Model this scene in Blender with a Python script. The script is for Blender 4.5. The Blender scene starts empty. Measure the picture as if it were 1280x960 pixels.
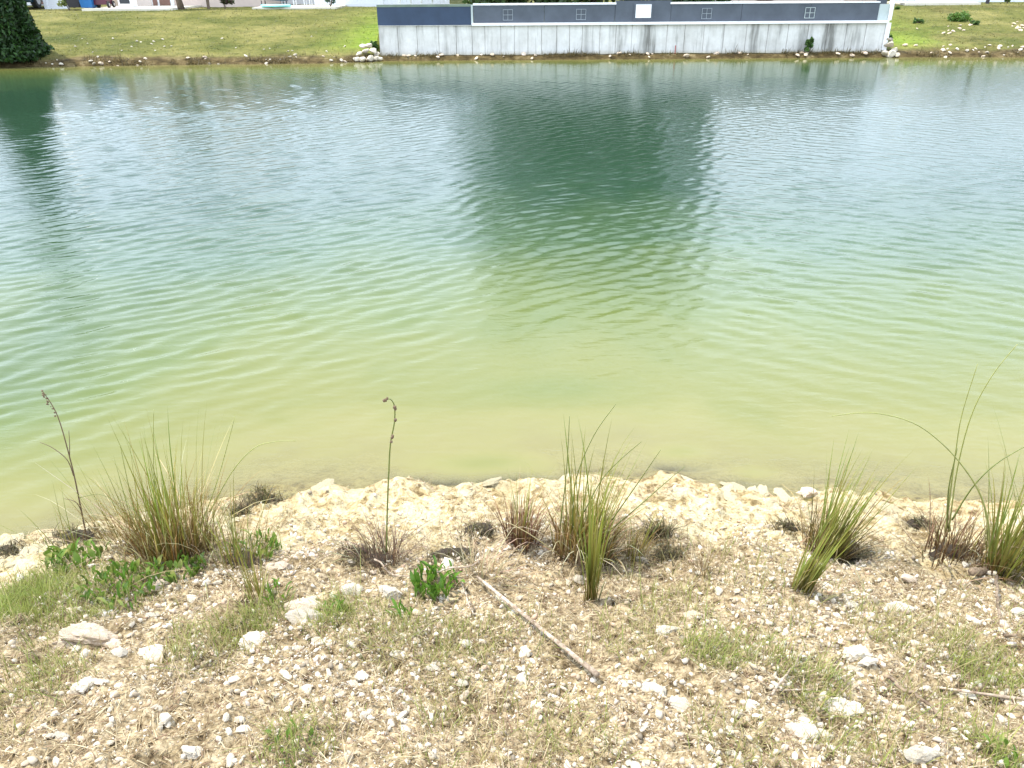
import bpy, bmesh, math, random
import numpy as np
from mathutils import Matrix, Vector

R = math.radians
random.seed(7)
rng = np.random.default_rng(7)
sc = bpy.context.scene
col = sc.collection

# ------------------------------------------------------------------ camera
CAM_Z = 2.30
PITCH = 27.4
F = 985.0                                   # focal length in pixels of a 1280 wide frame
cam_d = bpy.data.cameras.new('camera')
cam = bpy.data.objects.new('camera', cam_d)
col.objects.link(cam)
cam_d.sensor_width = 36.0
cam_d.lens = 36.0 * F / 1280.0
cam_d.clip_start = 0.05
cam_d.clip_end = 3000.0
CM = Matrix.Rotation(R(90 - PITCH), 4, 'X') @ Matrix.Rotation(R(-0.4), 4, 'Z')
cam.matrix_world = Matrix.Translation((0, 0, CAM_Z)) @ CM
sc.camera = cam

# ------------------------------------------------------------------ sky and sun
SUN_EL, SUN_AZ = 66.0, -72.0                # azimuth measured from +Y towards +X
world = bpy.data.worlds.new('World')
sc.world = world
world.use_nodes = True
wn, wl = world.node_tree.nodes, world.node_tree.links
wn.clear()
w_out = wn.new('ShaderNodeOutputWorld')
w_bg = wn.new('ShaderNodeBackground')
w_bg.inputs['Strength'].default_value = 0.13
w_sky = wn.new('ShaderNodeTexSky')
w_sky.sky_type = 'NISHITA'
w_sky.sun_disc = False
w_sky.sun_elevation = R(SUN_EL)
w_sky.sun_rotation = R(SUN_AZ)
w_sky.air_density = 1.0
w_sky.dust_density = 1.2
w_tc = wn.new('ShaderNodeTexCoord')
w_no = wn.new('ShaderNodeTexNoise')         # thin broken cloud all round the sky
w_no.inputs['Scale'].default_value = 1.6
w_no.inputs['Detail'].default_value = 5.0
w_no.inputs['Roughness'].default_value = 0.55
w_map = wn.new('ShaderNodeMapping')
w_map.inputs['Location'].default_value = (2.3, 0.4, 0.0)
w_map.inputs['Scale'].default_value = (-1.0, 1.0, 2.2)
w_rmp = wn.new('ShaderNodeValToRGB')
w_rmp.color_ramp.elements[0].position = 0.36
w_rmp.color_ramp.elements[1].position = 0.66
w_rmp.color_ramp.elements[0].color = (0.62, 0.62, 0.62, 1)
w_rmp.color_ramp.elements[1].color = (0.97, 0.97, 0.97, 1)
w_mix = wn.new('ShaderNodeMix')
w_mix.data_type = 'RGBA'
w_mix.inputs[7].default_value = (20.5, 23.6, 28.0, 1)
wl.new(w_tc.outputs['Generated'], w_map.inputs['Vector'])
wl.new(w_map.outputs['Vector'], w_no.inputs['Vector'])
wl.new(w_no.outputs['Fac'], w_rmp.inputs['Fac'])
w_sep = wn.new('ShaderNodeSeparateXYZ')
wl.new(w_tc.outputs['Generated'], w_sep.inputs[0])
w_hz = wn.new('ShaderNodeMapRange')          # haze gradient added to favour reflections: less cloud overhead, so dimmer ambient light
w_hz.inputs['From Min'].default_value = 0.15
w_hz.inputs['From Max'].default_value = 0.95
w_hz.inputs['To Min'].default_value = 1.0
w_hz.inputs['To Max'].default_value = 0.5
wl.new(w_sep.outputs['Z'], w_hz.inputs['Value'])
w_mul = wn.new('ShaderNodeMath')
w_mul.operation = 'MULTIPLY'
wl.new(w_rmp.outputs['Color'], w_mul.inputs[0])
wl.new(w_hz.outputs[0], w_mul.inputs[1])
wl.new(w_mul.outputs[0], w_mix.inputs[0])
wl.new(w_sky.outputs['Color'], w_mix.inputs[6])
wl.new(w_mix.outputs[2], w_bg.inputs['Color'])
wl.new(w_bg.outputs['Background'], w_out.inputs['Surface'])

sun_d = bpy.data.lights.new('sun', 'SUN')
sun_d.energy = 5.0
sun_d.angle = R(0.53)
sun_d.color = (1.0, 0.95, 0.84)
sun = bpy.data.objects.new('sun', sun_d)
col.objects.link(sun)
sdir = Vector((math.cos(R(SUN_EL)) * math.sin(R(SUN_AZ)), math.cos(R(SUN_EL)) * math.cos(R(SUN_AZ)), math.sin(R(SUN_EL))))
sun.rotation_euler = sdir.to_track_quat('Z', 'Y').to_euler()

sc.view_settings.view_transform = 'Standard'
sc.view_settings.look = 'None'
sc.view_settings.gamma = 1.0
sc.view_settings.use_curve_mapping = False
sc.view_settings.exposure = 0.37
sc.render.engine = 'CYCLES'
sc.cycles.max_bounces = 8
sc.cycles.transparent_max_bounces = 12
sc.cycles.caustics_reflective = False
sc.cycles.caustics_refractive = False

# ------------------------------------------------------------------ numeric helpers
def _hash(ix, iy, seed):
    h = (ix.astype(np.int64) * 374761393 + iy.astype(np.int64) * 668265263 + seed * 974711) & 0xFFFFFFFF
    h = ((h ^ (h >> 13)) * 1274126177) & 0xFFFFFFFF
    h = h ^ (h >> 16)
    return (h & 0xFFFF) / 65535.0

def vn(x, y, seed=0):
    x = np.asarray(x, float); y = np.asarray(y, float)
    ix = np.floor(x); iy = np.floor(y)
    fx = x - ix; fy = y - iy
    fx = fx * fx * fx * (fx * (fx * 6 - 15) + 10); fy = fy * fy * fy * (fy * (fy * 6 - 15) + 10)
    a = _hash(ix, iy, seed); b = _hash(ix + 1, iy, seed); c = _hash(ix, iy + 1, seed); d = _hash(ix + 1, iy + 1, seed)
    return (a * (1 - fx) + b * fx) * (1 - fy) + (c * (1 - fx) + d * fx) * fy

def fbm(x, y, seed=0, oct=4):
    s = 0.0; a = 0.5; t = 0.0
    for o in range(oct):
        s = s + a * vn(x * 2 ** o + 17.3 * o, y * 2 ** o - 9.1 * o, seed + o); t += a; a *= 0.5
    return s / t                               # 0..1

def sstep(a, b, x):
    t = np.clip((x - a) / (b - a), 0, 1)
    return t * t * (3 - 2 * t)

def ray(px, py):
    return (CM.to_3x3() @ Vector(((px - 640) / F, (480 - py) / F, -1))).normalized()

def on_z(px, py, z):
    d = ray(px, py); t = (z - CAM_Z) / d.z
    return d.x * t, d.y * t

def at_depth(px, py, Y):
    d = ray(px, py); t = Y / d.y
    return d.x * t, CAM_Z + d.z * t

_sh = [(-500, 760), (-200, 720), (0, 690), (60, 668), (130, 648), (210, 632), (330, 614), (440, 613), (560, 610), (640, 606), (830, 604), (900, 612),
       (1000, 626), (1130, 626), (1280, 640), (1500, 640), (1800, 650)]
_sp = np.array([on_z(a, b, 0.0) for a, b in _sh])
def Ynear(x): return np.interp(x, _sp[:, 0], _sp[:, 1])
WY = 26.4                                    # front face of the concrete wall
WX0, WX1 = at_depth(473, 60, WY)[0], at_depth(1106, 60, WY)[0]
def Yfar(x):
    return np.interp(x, [-40, -16, -6, WX0 - .2, WX0 + .1, WX1 - .1, WX1 + .4, 15, 40], [24.6, 24.9, 25.5, 25.7, WY - .3, WY - .35, 26.1, 25.9, 25.6])

def inland(x, y):
    j = 0.26 * (fbm(x * 2.2, y * 2.2, 11, 3) - .5) + 0.17 * (fbm(x * 9, y * 9, 12, 3) - .5)
    return Ynear(x) + j - y

def ground_z(x, y):
    x = np.asarray(x, float); y = np.asarray(y, float)
    s = inland(x, y)
    zn = np.interp(s, [-9, -6, -4, -2.4, -1.2, -.5, -.12, 0, .05, .18, .5, 1.0, 2.0, 2.6, 4], [-2.6, -1.9, -1.05, -.52, -.25, -.11, -.035, -.004, .035, .06, .13, .30, .62, .70, .74])
    land = sstep(-.05, .12, s)
    lump = fbm(x * 13, y * 13, 21, 3)
    zn = zn + land * (.055 * (fbm(x * 2.6, y * 2.6, 22, 3) - .5) + .05 * np.maximum(lump - .45, 0) * sstep(1.0, .1, s) + .036 * (lump - .5) + .027 * (fbm(x * 38, y * 38, 23, 3) - .5))
    zn = zn + (1 - land) * .05 * (fbm(x * 3, y * 3, 25, 3) - .5) * sstep(0, -.6, s)
    for a_, b_, ra, rb, dz in ((-3.3, 4.5, .75, 1.2, .42), (-.15, 3.52, .34, .10, .13), (.9, 3.62, .14, .07, .10), (1.25, 3.42, .12, .05, .08), (.25, 4.35, .5, .2, .16)):  # bed dips; the first deepens the water colour to stand for a submerged shadow
        zn = zn - (1 - land) * dz * np.exp(-((x - a_) / ra) ** 2 - ((y - b_) / rb) ** 2)
    t = y - Yfar(x) + .5 * (fbm(x * .8, y * .8, 31, 3) - .5) * (1 - ((x > WX0) & (x < WX1)))
    ins = (x > WX0 + .02) & (x < WX1 - .02)
    z1 = np.interp(t, [-8, -3, -.6, 0, .12, .3, 1.2, 4, 7.6, 9.5, 400], [-2.6, -1.0, -.18, 0, .09, .14, .30, .68, 1.15, 1.19, 1.19])
    z2 = np.interp(y - WY, [-8, -3, -.6, -.36, -.27, 0.05, .25, .3, 6, 8, 400], [-2.6, -1.0, -.18, -.01, .10, .125, .13, .93, 1.1, 1.19, 1.19])
    zf = np.where(ins, z2, z1) + np.where(t > 0, .05 * (fbm(x * 1.7, y * 1.7, 33, 3) - .5), 0)
    return np.where(y < 14, zn, zf)

def P(px, py, lo=.6, hi=70):
    """the place where the line of sight through a pixel meets the ground"""
    d = ray(px, py)
    t = np.exp(np.linspace(math.log(lo), math.log(hi), 5000))
    gz = ground_z(d.x * t, d.y * t)
    k = np.argmax(CAM_Z + d.z * t < gz)
    return Vector((d.x * t[k], d.y * t[k], float(gz[k])))

def top_at(p, py):
    """height above p that shows at picture row py"""
    inv = CM.to_3x3().inverted()
    lo, hi = 0, (1.9 if p.y < 8 else 12)
    for _ in range(40):
        m = (lo + hi) / 2
        v = inv @ (Vector((p.x, p.y, p.z + m)) - Vector((0, 0, CAM_Z)))
        if 480 - F * v.y / -v.z > py: lo = m
        else: hi = m
    return lo

# ------------------------------------------------------------------ mesh helpers
class MB:
    def __init__(s): s.v = []; s.f = []; s.c = []
    def add(s, vs, fs, c=None):
        o = len(s.v); s.v.extend([tuple(v) for v in vs]); s.f.extend([tuple(i + o for i in f) for f in fs])
        if c is not None:
            s.c.extend([c] * len(vs) if not isinstance(c, list) else c)
        return s
    def box(s, x0, x1, y0, y1, z0, z1, c=None):
        return s.add([(x0, y0, z0), (x1, y0, z0), (x1, y1, z0), (x0, y1, z0), (x0, y0, z1), (x1, y0, z1), (x1, y1, z1), (x0, y1, z1)],
                     [(0, 3, 2, 1), (4, 5, 6, 7), (0, 1, 5, 4), (1, 2, 6, 5), (2, 3, 7, 6), (3, 0, 4, 7)], c)
    def tube(s, pts, rad, n=8, c=None, cap=True):
        pts = [Vector(p) for p in pts]
        vs, fs = [], []
        for i, p in enumerate(pts):
            d = (pts[min(i + 1, len(pts) - 1)] - pts[max(i - 1, 0)]).normalized()
            a = d.cross(Vector((0, 0, 1)) if abs(d.z) < .95 else Vector((0, 1, 0))).normalized(); b = d.cross(a)
            r = rad[i] if isinstance(rad, (list, tuple)) else rad
            for k in range(n):
                t = 2 * math.pi * k / n
                vs.append(p + a * (r * math.cos(t)) + b * (r * math.sin(t)))
        for i in range(len(pts) - 1):
            for k in range(n):
                fs.append((i * n + k, i * n + (k + 1) % n, (i + 1) * n + (k + 1) % n, (i + 1) * n + k))
        if cap:
            fs.append(tuple(range(n - 1, -1, -1))); fs.append(tuple(range((len(pts) - 1) * n, len(pts) * n)))
        return s.add(vs, fs, c)
    def disc_cyl(s, cx, y0, y1, cz, r, n=20, c=None):         # cylinder along y
        return s.tube([(cx, y0, cz), (cx, y1, cz)], r, n, c)
    def blade(s, base, az, lean, L, w, curl, n=5, c0=(.1, .1, .03), c1=(.2, .2, .05), side=None, twist=0.0):
        p = Vector(base); h = Vector((math.cos(az), math.sin(az), 0)); sv = Vector((-h.y, h.x, 0))
        if side is not None: sv = (sv + side).normalized()
        vs, fs, cs = [], [], []
        for i in range(n + 1):
            u = i / n
            a = lean + curl * u * u
            ww = w * (.75 + .5 * u if u < .3 else .9 * (1 - ((u - .3) / .7) ** 1.6)) * .5
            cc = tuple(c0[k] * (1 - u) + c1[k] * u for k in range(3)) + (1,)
            if i == n:
                vs.append(p); cs.append(cc)
            else:
                q = sv + h * twist * u
                vs += [p - q * ww, p + q * ww]; cs += [cc, cc]
            p = p + (Vector((0, 0, 1)) * math.cos(a) + h * math.sin(a)) * (L / n)
        for i in range(n - 1): fs.append((2 * i, 2 * i + 1, 2 * i + 3, 2 * i + 2))
        fs.append((2 * n - 2, 2 * n - 1, 2 * n))
        return s.add(vs, fs, cs)
    def mesh(s, name, mat, smooth=False):
        me = bpy.data.meshes.new(name)
        me.from_pydata([tuple(v) for v in s.v], [], s.f)
        if s.c and len(s.c) == len(s.v):
            at = me.color_attributes.new('Col', 'FLOAT_COLOR', 'POINT')
            at.data.foreach_set('color', np.array([c if len(c) == 4 else tuple(c) + (1,) for c in s.c], np.float32).ravel())
        if mat: me.materials.append(mat)
        if smooth: me.polygons.foreach_set('use_smooth', np.ones(len(me.polygons), bool))
        me.update()
        return me
    def build(s, name, mat, parent=None, smooth=False):
        return link(name, s.mesh(name, mat, smooth), parent)

def link(name, me, parent=None, loc=None):
    o = bpy.data.objects.new(name, me); col.objects.link(o)
    if parent is not None:
        o.parent = parent
        pm = parent.location
        o.location = -Vector(pm) if loc is None else loc       # parts are given in world space; roots are never turned
        if parent.parent is not None and loc is None: o.location = (0, 0, 0)
    elif loc is not None: o.location = loc
    return o

def np_mesh(name, v, tri=None, quad=None, mat=None, cols=None, smooth=False, attrs=None):
    me = bpy.data.meshes.new(name)
    f = tri if tri is not None else quad
    k = f.shape[1]
    me.vertices.add(len(v)); me.vertices.foreach_set('co', np.ascontiguousarray(v, np.float32).ravel())
    me.loops.add(f.size); me.loops.foreach_set('vertex_index', np.ascontiguousarray(f, np.int32).ravel())
    me.polygons.add(len(f)); me.polygons.foreach_set('loop_start', np.arange(0, f.size, k, dtype=np.int32))
    if smooth: me.polygons.foreach_set('use_smooth', np.ones(len(f), bool))
    me.update(calc_edges=True)
    if cols is not None:
        at = me.color_attributes.new('Col', 'FLOAT_COLOR', 'POINT')
        c4 = np.ones((len(v), 4), np.float32); c4[:, :3] = cols
        at.data.foreach_set('color', c4.ravel())
    for n_, a in (attrs or {}).items():
        at = me.attributes.new(n_, 'FLOAT', 'POINT'); at.data.foreach_set('value', np.ascontiguousarray(a, np.float32).ravel())
    if mat: me.materials.append(mat)
    return me

def tag(o, label, cat, group=None):
    o['label'] = label; o['category'] = cat
    if group: o['group'] = group
    return o
def struct(o): o['kind'] = 'structure'; return o
def stuff(o, label=None, cat=None):
    o['kind'] = 'stuff'
    if label: o['label'] = label; o['category'] = cat
    return o
def thing(name, label, cat, loc=(0, 0, 0), group=None):
    o = bpy.data.objects.new(name, None); col.objects.link(o); o.location = loc
    o.empty_display_size = .1
    return tag(o, label, cat, group)

# ------------------------------------------------------------------ materials
def new_mat(name):
    m = bpy.data.materials.new(name); m.use_nodes = True
    nt = m.node_tree; b = nt.nodes['Principled BSDF']
    return m, nt.nodes, nt.links, b

def ramp(n, stops, interp='LINEAR'):
    r = n.new('ShaderNodeValToRGB'); cr = r.color_ramp; cr.interpolation = interp
    while len(cr.elements) < len(stops): cr.elements.new(.5)
    for e, (p, c) in zip(cr.elements, stops):
        e.position = p; e.color = (*c, 1) if len(c) == 3 else c
    return r

def noise(n, l, scale, detail=4, rough=.55, vec=None, dist=0):
    t = n.new('ShaderNodeTexNoise'); t.inputs['Scale'].default_value = scale
    t.inputs['Detail'].default_value = detail; t.inputs['Roughness'].default_value = rough; t.inputs['Distortion'].default_value = dist
    if vec is not None: l.new(vec, t.inputs['Vector'])
    return t

def mixc(n, l, fac, a, b, mode='MIX'):
    m = n.new('ShaderNodeMix'); m.data_type = 'RGBA'; m.blend_type = mode
    for sock, v in ((m.inputs[0], fac), (m.inputs[6], a), (m.inputs[7], b)):
        if hasattr(v, 'is_linked') or hasattr(v, 'links'): l.new(v, sock)
        elif isinstance(v, (int, float)): sock.default_value = v
        else: sock.default_value = (*v, 1) if len(v) == 3 else v
    return m.outputs[2]

def bump(n, l, b, h, strength=.4, dist=.01):
    k = n.new('ShaderNodeBump'); k.inputs['Strength'].default_value = strength; k.inputs['Distance'].default_value = dist
    l.new(h, k.inputs['Height']); l.new(k.outputs['Normal'], b.inputs['Normal']); return k

def simple(name, c, rough=.6, var=.12, scale=6, metal=0, spec=.5, bmp=0):
    m, n, l, b = new_mat(name)
    tc = n.new('ShaderNodeTexCoord'); t = noise(n, l, scale, 5, .6, tc.outputs['Object'])
    r = ramp(n, [(.25, tuple(x * (1 - var) for x in c)), (.75, tuple(min(1, x * (1 + var)) for x in c))])
    l.new(t.outputs['Fac'], r.inputs['Fac']); l.new(r.outputs['Color'], b.inputs['Base Color'])
    b.inputs['Roughness'].default_value = rough; b.inputs['Metallic'].default_value = metal; b.inputs['Specular IOR Level'].default_value = spec
    if bmp: bump(n, l, b, t.outputs['Fac'], bmp, .01)
    return m

def col_mat(name, rough=.6, trans=0.0, spec=.3, var=0, vscale=40, bmp=0):
    """colour from the 'Col' attribute of each leaf, pebble or blade, with a little grain"""
    m, n, l, b = new_mat(name)
    a = n.new('ShaderNodeAttribute'); a.attribute_name = 'Col'
    c = a.outputs['Color']
    tc = n.new('ShaderNodeTexCoord')
    if var:
        t = noise(n, l, vscale, 4, .6, tc.outputs['Object'])
        r = ramp(n, [(.25, (1 - var,) * 3), (.75, (1 + var,) * 3)]); l.new(t.outputs['Fac'], r.inputs['Fac'])
        c = mixc(n, l, 1.0, c, r.outputs['Color'], 'MULTIPLY')
        if bmp: bump(n, l, b, t.outputs['Fac'], bmp, .004)
    l.new(c, b.inputs['Base Color'])
    b.inputs['Roughness'].default_value = rough; b.inputs['Specular IOR Level'].default_value = spec
    if trans:
        tr = n.new('ShaderNodeBsdfTranslucent'); l.new(c, tr.inputs['Color'])
        mx = n.new('ShaderNodeMixShader'); mx.inputs[0].default_value = trans
        l.new(b.outputs[0], mx.inputs[1]); l.new(tr.outputs[0], mx.inputs[2])
        l.new(mx.outputs[0], n['Material Output'].inputs['Surface'])
    return m

M = {}
M['blade'] = col_mat('grass blade', .5, .35, .35)
M['leaf'] = col_mat('weed leaf', .45, .3, .4, .15, 60)
M['crown'] = col_mat('tree leaf', .5, .25, .3)
M['pebble'] = col_mat('shell gravel', .85, 0, .2, .18, 90)
M['litter'] = col_mat('dry litter', .8, .15, .15)

def rock_mat(name, c, stain, dark=.35):
    m, n, l, b = new_mat(name)
    tc = n.new('ShaderNodeTexCoord'); oi = n.new('ShaderNodeObjectInfo')
    ad = n.new('ShaderNodeVectorMath'); ad.operation = 'ADD'
    l.new(tc.outputs['Object'], ad.inputs[0]); l.new(oi.outputs['Random'], ad.inputs[1])
    t1 = noise(n, l, 18, 6, .65, ad.outputs[0]); t2 = noise(n, l, 90, 4, .6, ad.outputs[0])
    r1 = ramp(n, [(.30, stain), (.52, c)]); l.new(t1.outputs['Fac'], r1.inputs['Fac'])
    r2 = ramp(n, [(.3, (1 - dark,) * 3), (.55, (1, 1, 1))]); l.new(t2.outputs['Fac'], r2.inputs['Fac'])
    rv = ramp(n, [(0, (.72, .70, .66)), (1, (1.06, 1.05, 1.02))]); l.new(oi.outputs['Random'], rv.inputs['Fac'])
    cc = mixc(n, l, 1.0, r1.outputs['Color'], r2.outputs['Color'], 'MULTIPLY')
    cc = mixc(n, l, 1.0, cc, rv.outputs['Color'], 'MULTIPLY')
    l.new(cc, b.inputs['Base Color']); b.inputs['Roughness'].default_value = .85; b.inputs['Specular IOR Level'].default_value = .2
    bump(n, l, b, t2.outputs['Fac'], .6, .004)
    return m
M['rock'] = rock_mat('pale limestone', (.66, .60, .505), (.42, .34, .24))
M['rock_tan'] = rock_mat('tan limestone', (.70, .58, .46), (.46, .35, .24))
M['crust'] = rock_mat('sandy limestone crust', (.54, .475, .325), (.29, .235, .125), .55)
M['rock_dark'] = rock_mat('weed covered stone', (.24, .22, .10), (.15, .14, .065))

def shore_mat():
    m, n, l, b = new_mat('shell marl shore')
    tc = n.new('ShaderNodeTexCoord'); g = tc.outputs['Object']
    a = n.new('ShaderNodeAttribute'); a.attribute_name = 'shelf'
    w = n.new('ShaderNodeAttribute'); w.attribute_name = 'wet'
    t1 = noise(n, l, 5.5, 7, .65, g); t2 = noise(n, l, 34, 6, .7, g); t3 = noise(n, l, 140, 5, .65, g)
    vo = n.new('ShaderNodeTexVoronoi'); vo.inputs['Scale'].default_value = 120; l.new(g, vo.inputs['Vector'])
    soil = ramp(n, [(.33, (.045, .031, .016)), (.43, (.16, .120, .070)), (.54, (.35, .285, .185)), (.68, (.54, .46, .335))]); l.new(t2.outputs['Fac'], soil.inputs['Fac'])
    big = ramp(n, [(.35, (.72, .68, .60)), (.62, (1.15, 1.12, 1.08))]); l.new(t1.outputs['Fac'], big.inputs['Fac'])
    c1 = mixc(n, l, 1.0, soil.outputs['Color'], big.outputs['Color'], 'MULTIPLY')
    grain = ramp(n, [(0, (.40, .32, .22)), (.25, (1, 1, 1)), (.8, (1.0, .96, .88)), (1, (1.7, 1.7, 1.65))]); l.new(vo.outputs['Color'], grain.inputs['Fac'])
    c1 = mixc(n, l, .75, c1, grain.outputs['Color'], 'MULTIPLY')
    sand = ramp(n, [(.29, (.15, .105, .055)), (.39, (.34, .275, .16)), (.46, (.50, .425, .265)), (.7, (.59, .52, .35))]); l.new(t2.outputs['Fac'], sand.inputs['Fac'])
    t4 = noise(n, l, 13, 5, .7, g, .6)
    b4 = ramp(n, [(.36, (.26, .20, .12)), (.44, (.72, .64, .50)), (.52, (1, 1, 1))]); l.new(t4.outputs['Fac'], b4.inputs['Fac'])
    f3 = ramp(n, [(.3, (.62, .57, .48)), (.5, (1, 1, 1))]); l.new(t3.outputs['Fac'], f3.inputs['Fac'])
    c2 = mixc(n, l, .8, sand.outputs['Color'], f3.outputs['Color'], 'MULTIPLY'); c2 = mixc(n, l, .9, c2, b4.outputs['Color'], 'MULTIPLY')
    c = mixc(n, l, a.outputs['Fac'], c1, c2)
    c = mixc(n, l, w.outputs['Fac'], c, mixc(n, l, 1.0, c, (.62, .55, .42), 'MULTIPLY'))
    l.new(c, b.inputs['Base Color'])
    b.inputs['Roughness'].default_value = .9; b.inputs['Specular IOR Level'].default_value = .15
    ad = n.new('ShaderNodeMath'); ad.operation = 'MULTIPLY_ADD'; l.new(t3.outputs['Fac'], ad.inputs[0]); ad.inputs[1].default_value = .5; l.new(t2.outputs['Fac'], ad.inputs[2])
    bump(n, l, b, ad.outputs[0], .8, .012)
    return m
M['shore'] = shore_mat()

def bed_mat():
    m, n, l, b = new_mat('sandy pond bed')
    tc = n.new('ShaderNodeTexCoord')
    t = noise(n, l, 2.4, 6, .62, tc.outputs['Object'], .4)
    r = ramp(n, [(.32, (.22, .19, .075)), (.47, (.42, .37, .17)), (.6, (.54, .47, .24))]); l.new(t.outputs['Fac'], r.inputs['Fac'])
    l.new(r.outputs['Color'], b.inputs['Base Color']); b.inputs['Roughness'].default_value = 1; b.inputs['Specular IOR Level'].default_value = 0
    return m
M['bed'] = bed_mat()

def bank_mat():
    m, n, l, b = new_mat('mown bank grass')
    tc = n.new('ShaderNodeTexCoord'); g = tc.outputs['Object']
    mp = n.new('ShaderNodeMapping'); mp.inputs['Scale'].default_value = (1, 1.5, 1); l.new(g, mp.inputs['Vector'])
    t1 = noise(n, l, .45, 6, .62, mp.outputs[0]); t2 = noise(n, l, 3.2, 6, .7, mp.outputs[0]); t3 = noise(n, l, 22, 4, .7, g)
    r1 = ramp(n, [(.36, (.075, .086, .022)), (.5, (.130, .128, .038)), (.64, (.195, .175, .066))]); l.new(t1.outputs['Fac'], r1.inputs['Fac'])
    r2 = ramp(n, [(.32, (.48, .54, .38)), (.46, (.90, .93, .86)), (.65, (1.12, 1.08, 1.0))]); l.new(t2.outputs['Fac'], r2.inputs['Fac'])
    r3 = ramp(n, [(.3, (.72, .74, .66)), (.6, (1.1, 1.08, 1.05))]); l.new(t3.outputs['Fac'], r3.inputs['Fac'])
    c = mixc(n, l, 1.0, r1.outputs['Color'], r2.outputs['Color'], 'MULTIPLY')
    lush = n.new('ShaderNodeAttribute'); lush.attribute_name = 'lush'
    c = mixc(n, l, lush.outputs['Fac'], c, mixc(n, l, 1.0, (.165, .235, .030), r2.outputs['Color'], 'MULTIPLY'))
    c = mixc(n, l, 1.0, c, r3.outputs['Color'], 'MULTIPLY')
    mud_shade = n.new('ShaderNodeAttribute'); mud_shade.attribute_name = 'mud_shade'
    rm = ramp(n, [(.38, (.040, .028, .012)), (.55, (.10, .072, .03)), (.7, (.22, .17, .09))]); l.new(t2.outputs['Fac'], rm.inputs['Fac'])  # brown mud; its dark end also paints the shaded strip under the wall
    c = mixc(n, l, mud_shade.outputs['Fac'], c, rm.outputs['Color'])
    l.new(c, b.inputs['Base Color']); b.inputs['Roughness'].default_value = .95; b.inputs['Specular IOR Level'].default_value = .1
    bump(n, l, b, t3.outputs['Fac'], .7, .05)
    return m
M['bank'] = bank_mat()

def water_mat():
    m, n, l, b = new_mat('green pond water'); n.remove(b)
    out = n['Material Output']
    tc = n.new('ShaderNodeTexCoord'); g = tc.outputs['Object']
    d = n.new('ShaderNodeAttribute'); d.attribute_name = 'depth'
    cl = noise(n, l, .9, 4, .55, g, .3)
    ad = n.new('ShaderNodeMath'); ad.operation = 'MULTIPLY_ADD'; l.new(cl.outputs['Fac'], ad.inputs[0]); ad.inputs[1].default_value = .55; ad.inputs[2].default_value = -.27
    mu = n.new('ShaderNodeMath'); mu.operation = 'MULTIPLY_ADD'; l.new(ad.outputs[0], mu.inputs[0]); l.new(d.outputs['Fac'], mu.inputs[1]); l.new(d.outputs['Fac'], mu.inputs[2])
    dv = n.new('ShaderNodeMath'); dv.operation = 'DIVIDE'; l.new(mu.outputs[0], dv.inputs[0]); dv.inputs[1].default_value = 2.6
    body = ramp(n, [(0, (.33, .29, .135)), (.03, (.23, .21, .078)), (.08, (.148, .150, .042)), (.2, (.098, .124, .036)), (.44, (.045, .080, .034)), (.8, (.022, .052, .029)), (1, (.020, .048, .027))])
    l.new(dv.outputs[0], body.inputs['Fac'])
    ex = n.new('ShaderNodeMath'); ex.operation = 'MULTIPLY'; l.new(d.outputs['Fac'], ex.inputs[0]); ex.inputs[1].default_value = -15.0
    e2 = n.new('ShaderNodeMath'); e2.operation = 'EXPONENT'; l.new(ex.outputs[0], e2.inputs[0])
    # fine ripples on top of the modelled waves
    mp = n.new('ShaderNodeMapping'); mp.inputs['Rotation'].default_value = (0, 0, R(-36)); mp.inputs['Scale'].default_value = (.34, 1, 1); l.new(g, mp.inputs['Vector'])
    r1 = noise(n, l, 17, 5, .6, mp.outputs[0], .3)
    bp = n.new('ShaderNodeBump'); bp.inputs['Strength'].default_value = .19; bp.inputs['Distance'].default_value = .02; ca = n.new('ShaderNodeAttribute'); ca.attribute_name = 'calm'; cm = n.new('ShaderNodeMath'); cm.operation = 'MULTIPLY'; l.new(r1.outputs['Fac'], cm.inputs[0]); l.new(ca.outputs['Fac'], cm.inputs[1]); l.new(cm.outputs[0], bp.inputs['Height'])
    df = n.new('ShaderNodeBsdfDiffuse'); l.new(body.outputs['Color'], df.inputs['Color'])
    tp = n.new('ShaderNodeBsdfTransparent'); tp.inputs['Color'].default_value = (.93, .96, .82, 1)
    m1 = n.new('ShaderNodeMixShader'); l.new(e2.outputs[0], m1.inputs[0]); l.new(df.outputs[0], m1.inputs[1]); l.new(tp.outputs[0], m1.inputs[2])
    gl = n.new('ShaderNodeBsdfGlossy'); gl.inputs['Roughness'].default_value = .04; l.new(bp.outputs[0], gl.inputs['Normal'])
    fr = n.new('ShaderNodeFresnel'); fr.inputs['IOR'].default_value = 1.333; l.new(bp.outputs[0], fr.inputs['Normal'])
    m2 = n.new('ShaderNodeMixShader'); l.new(fr.outputs[0], m2.inputs[0]); l.new(m1.outputs[0], m2.inputs[1]); l.new(gl.outputs[0], m2.inputs[2])
    l.new(m2.outputs[0], out.inputs['Surface'])
    return m
M['water'] = water_mat()

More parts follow.
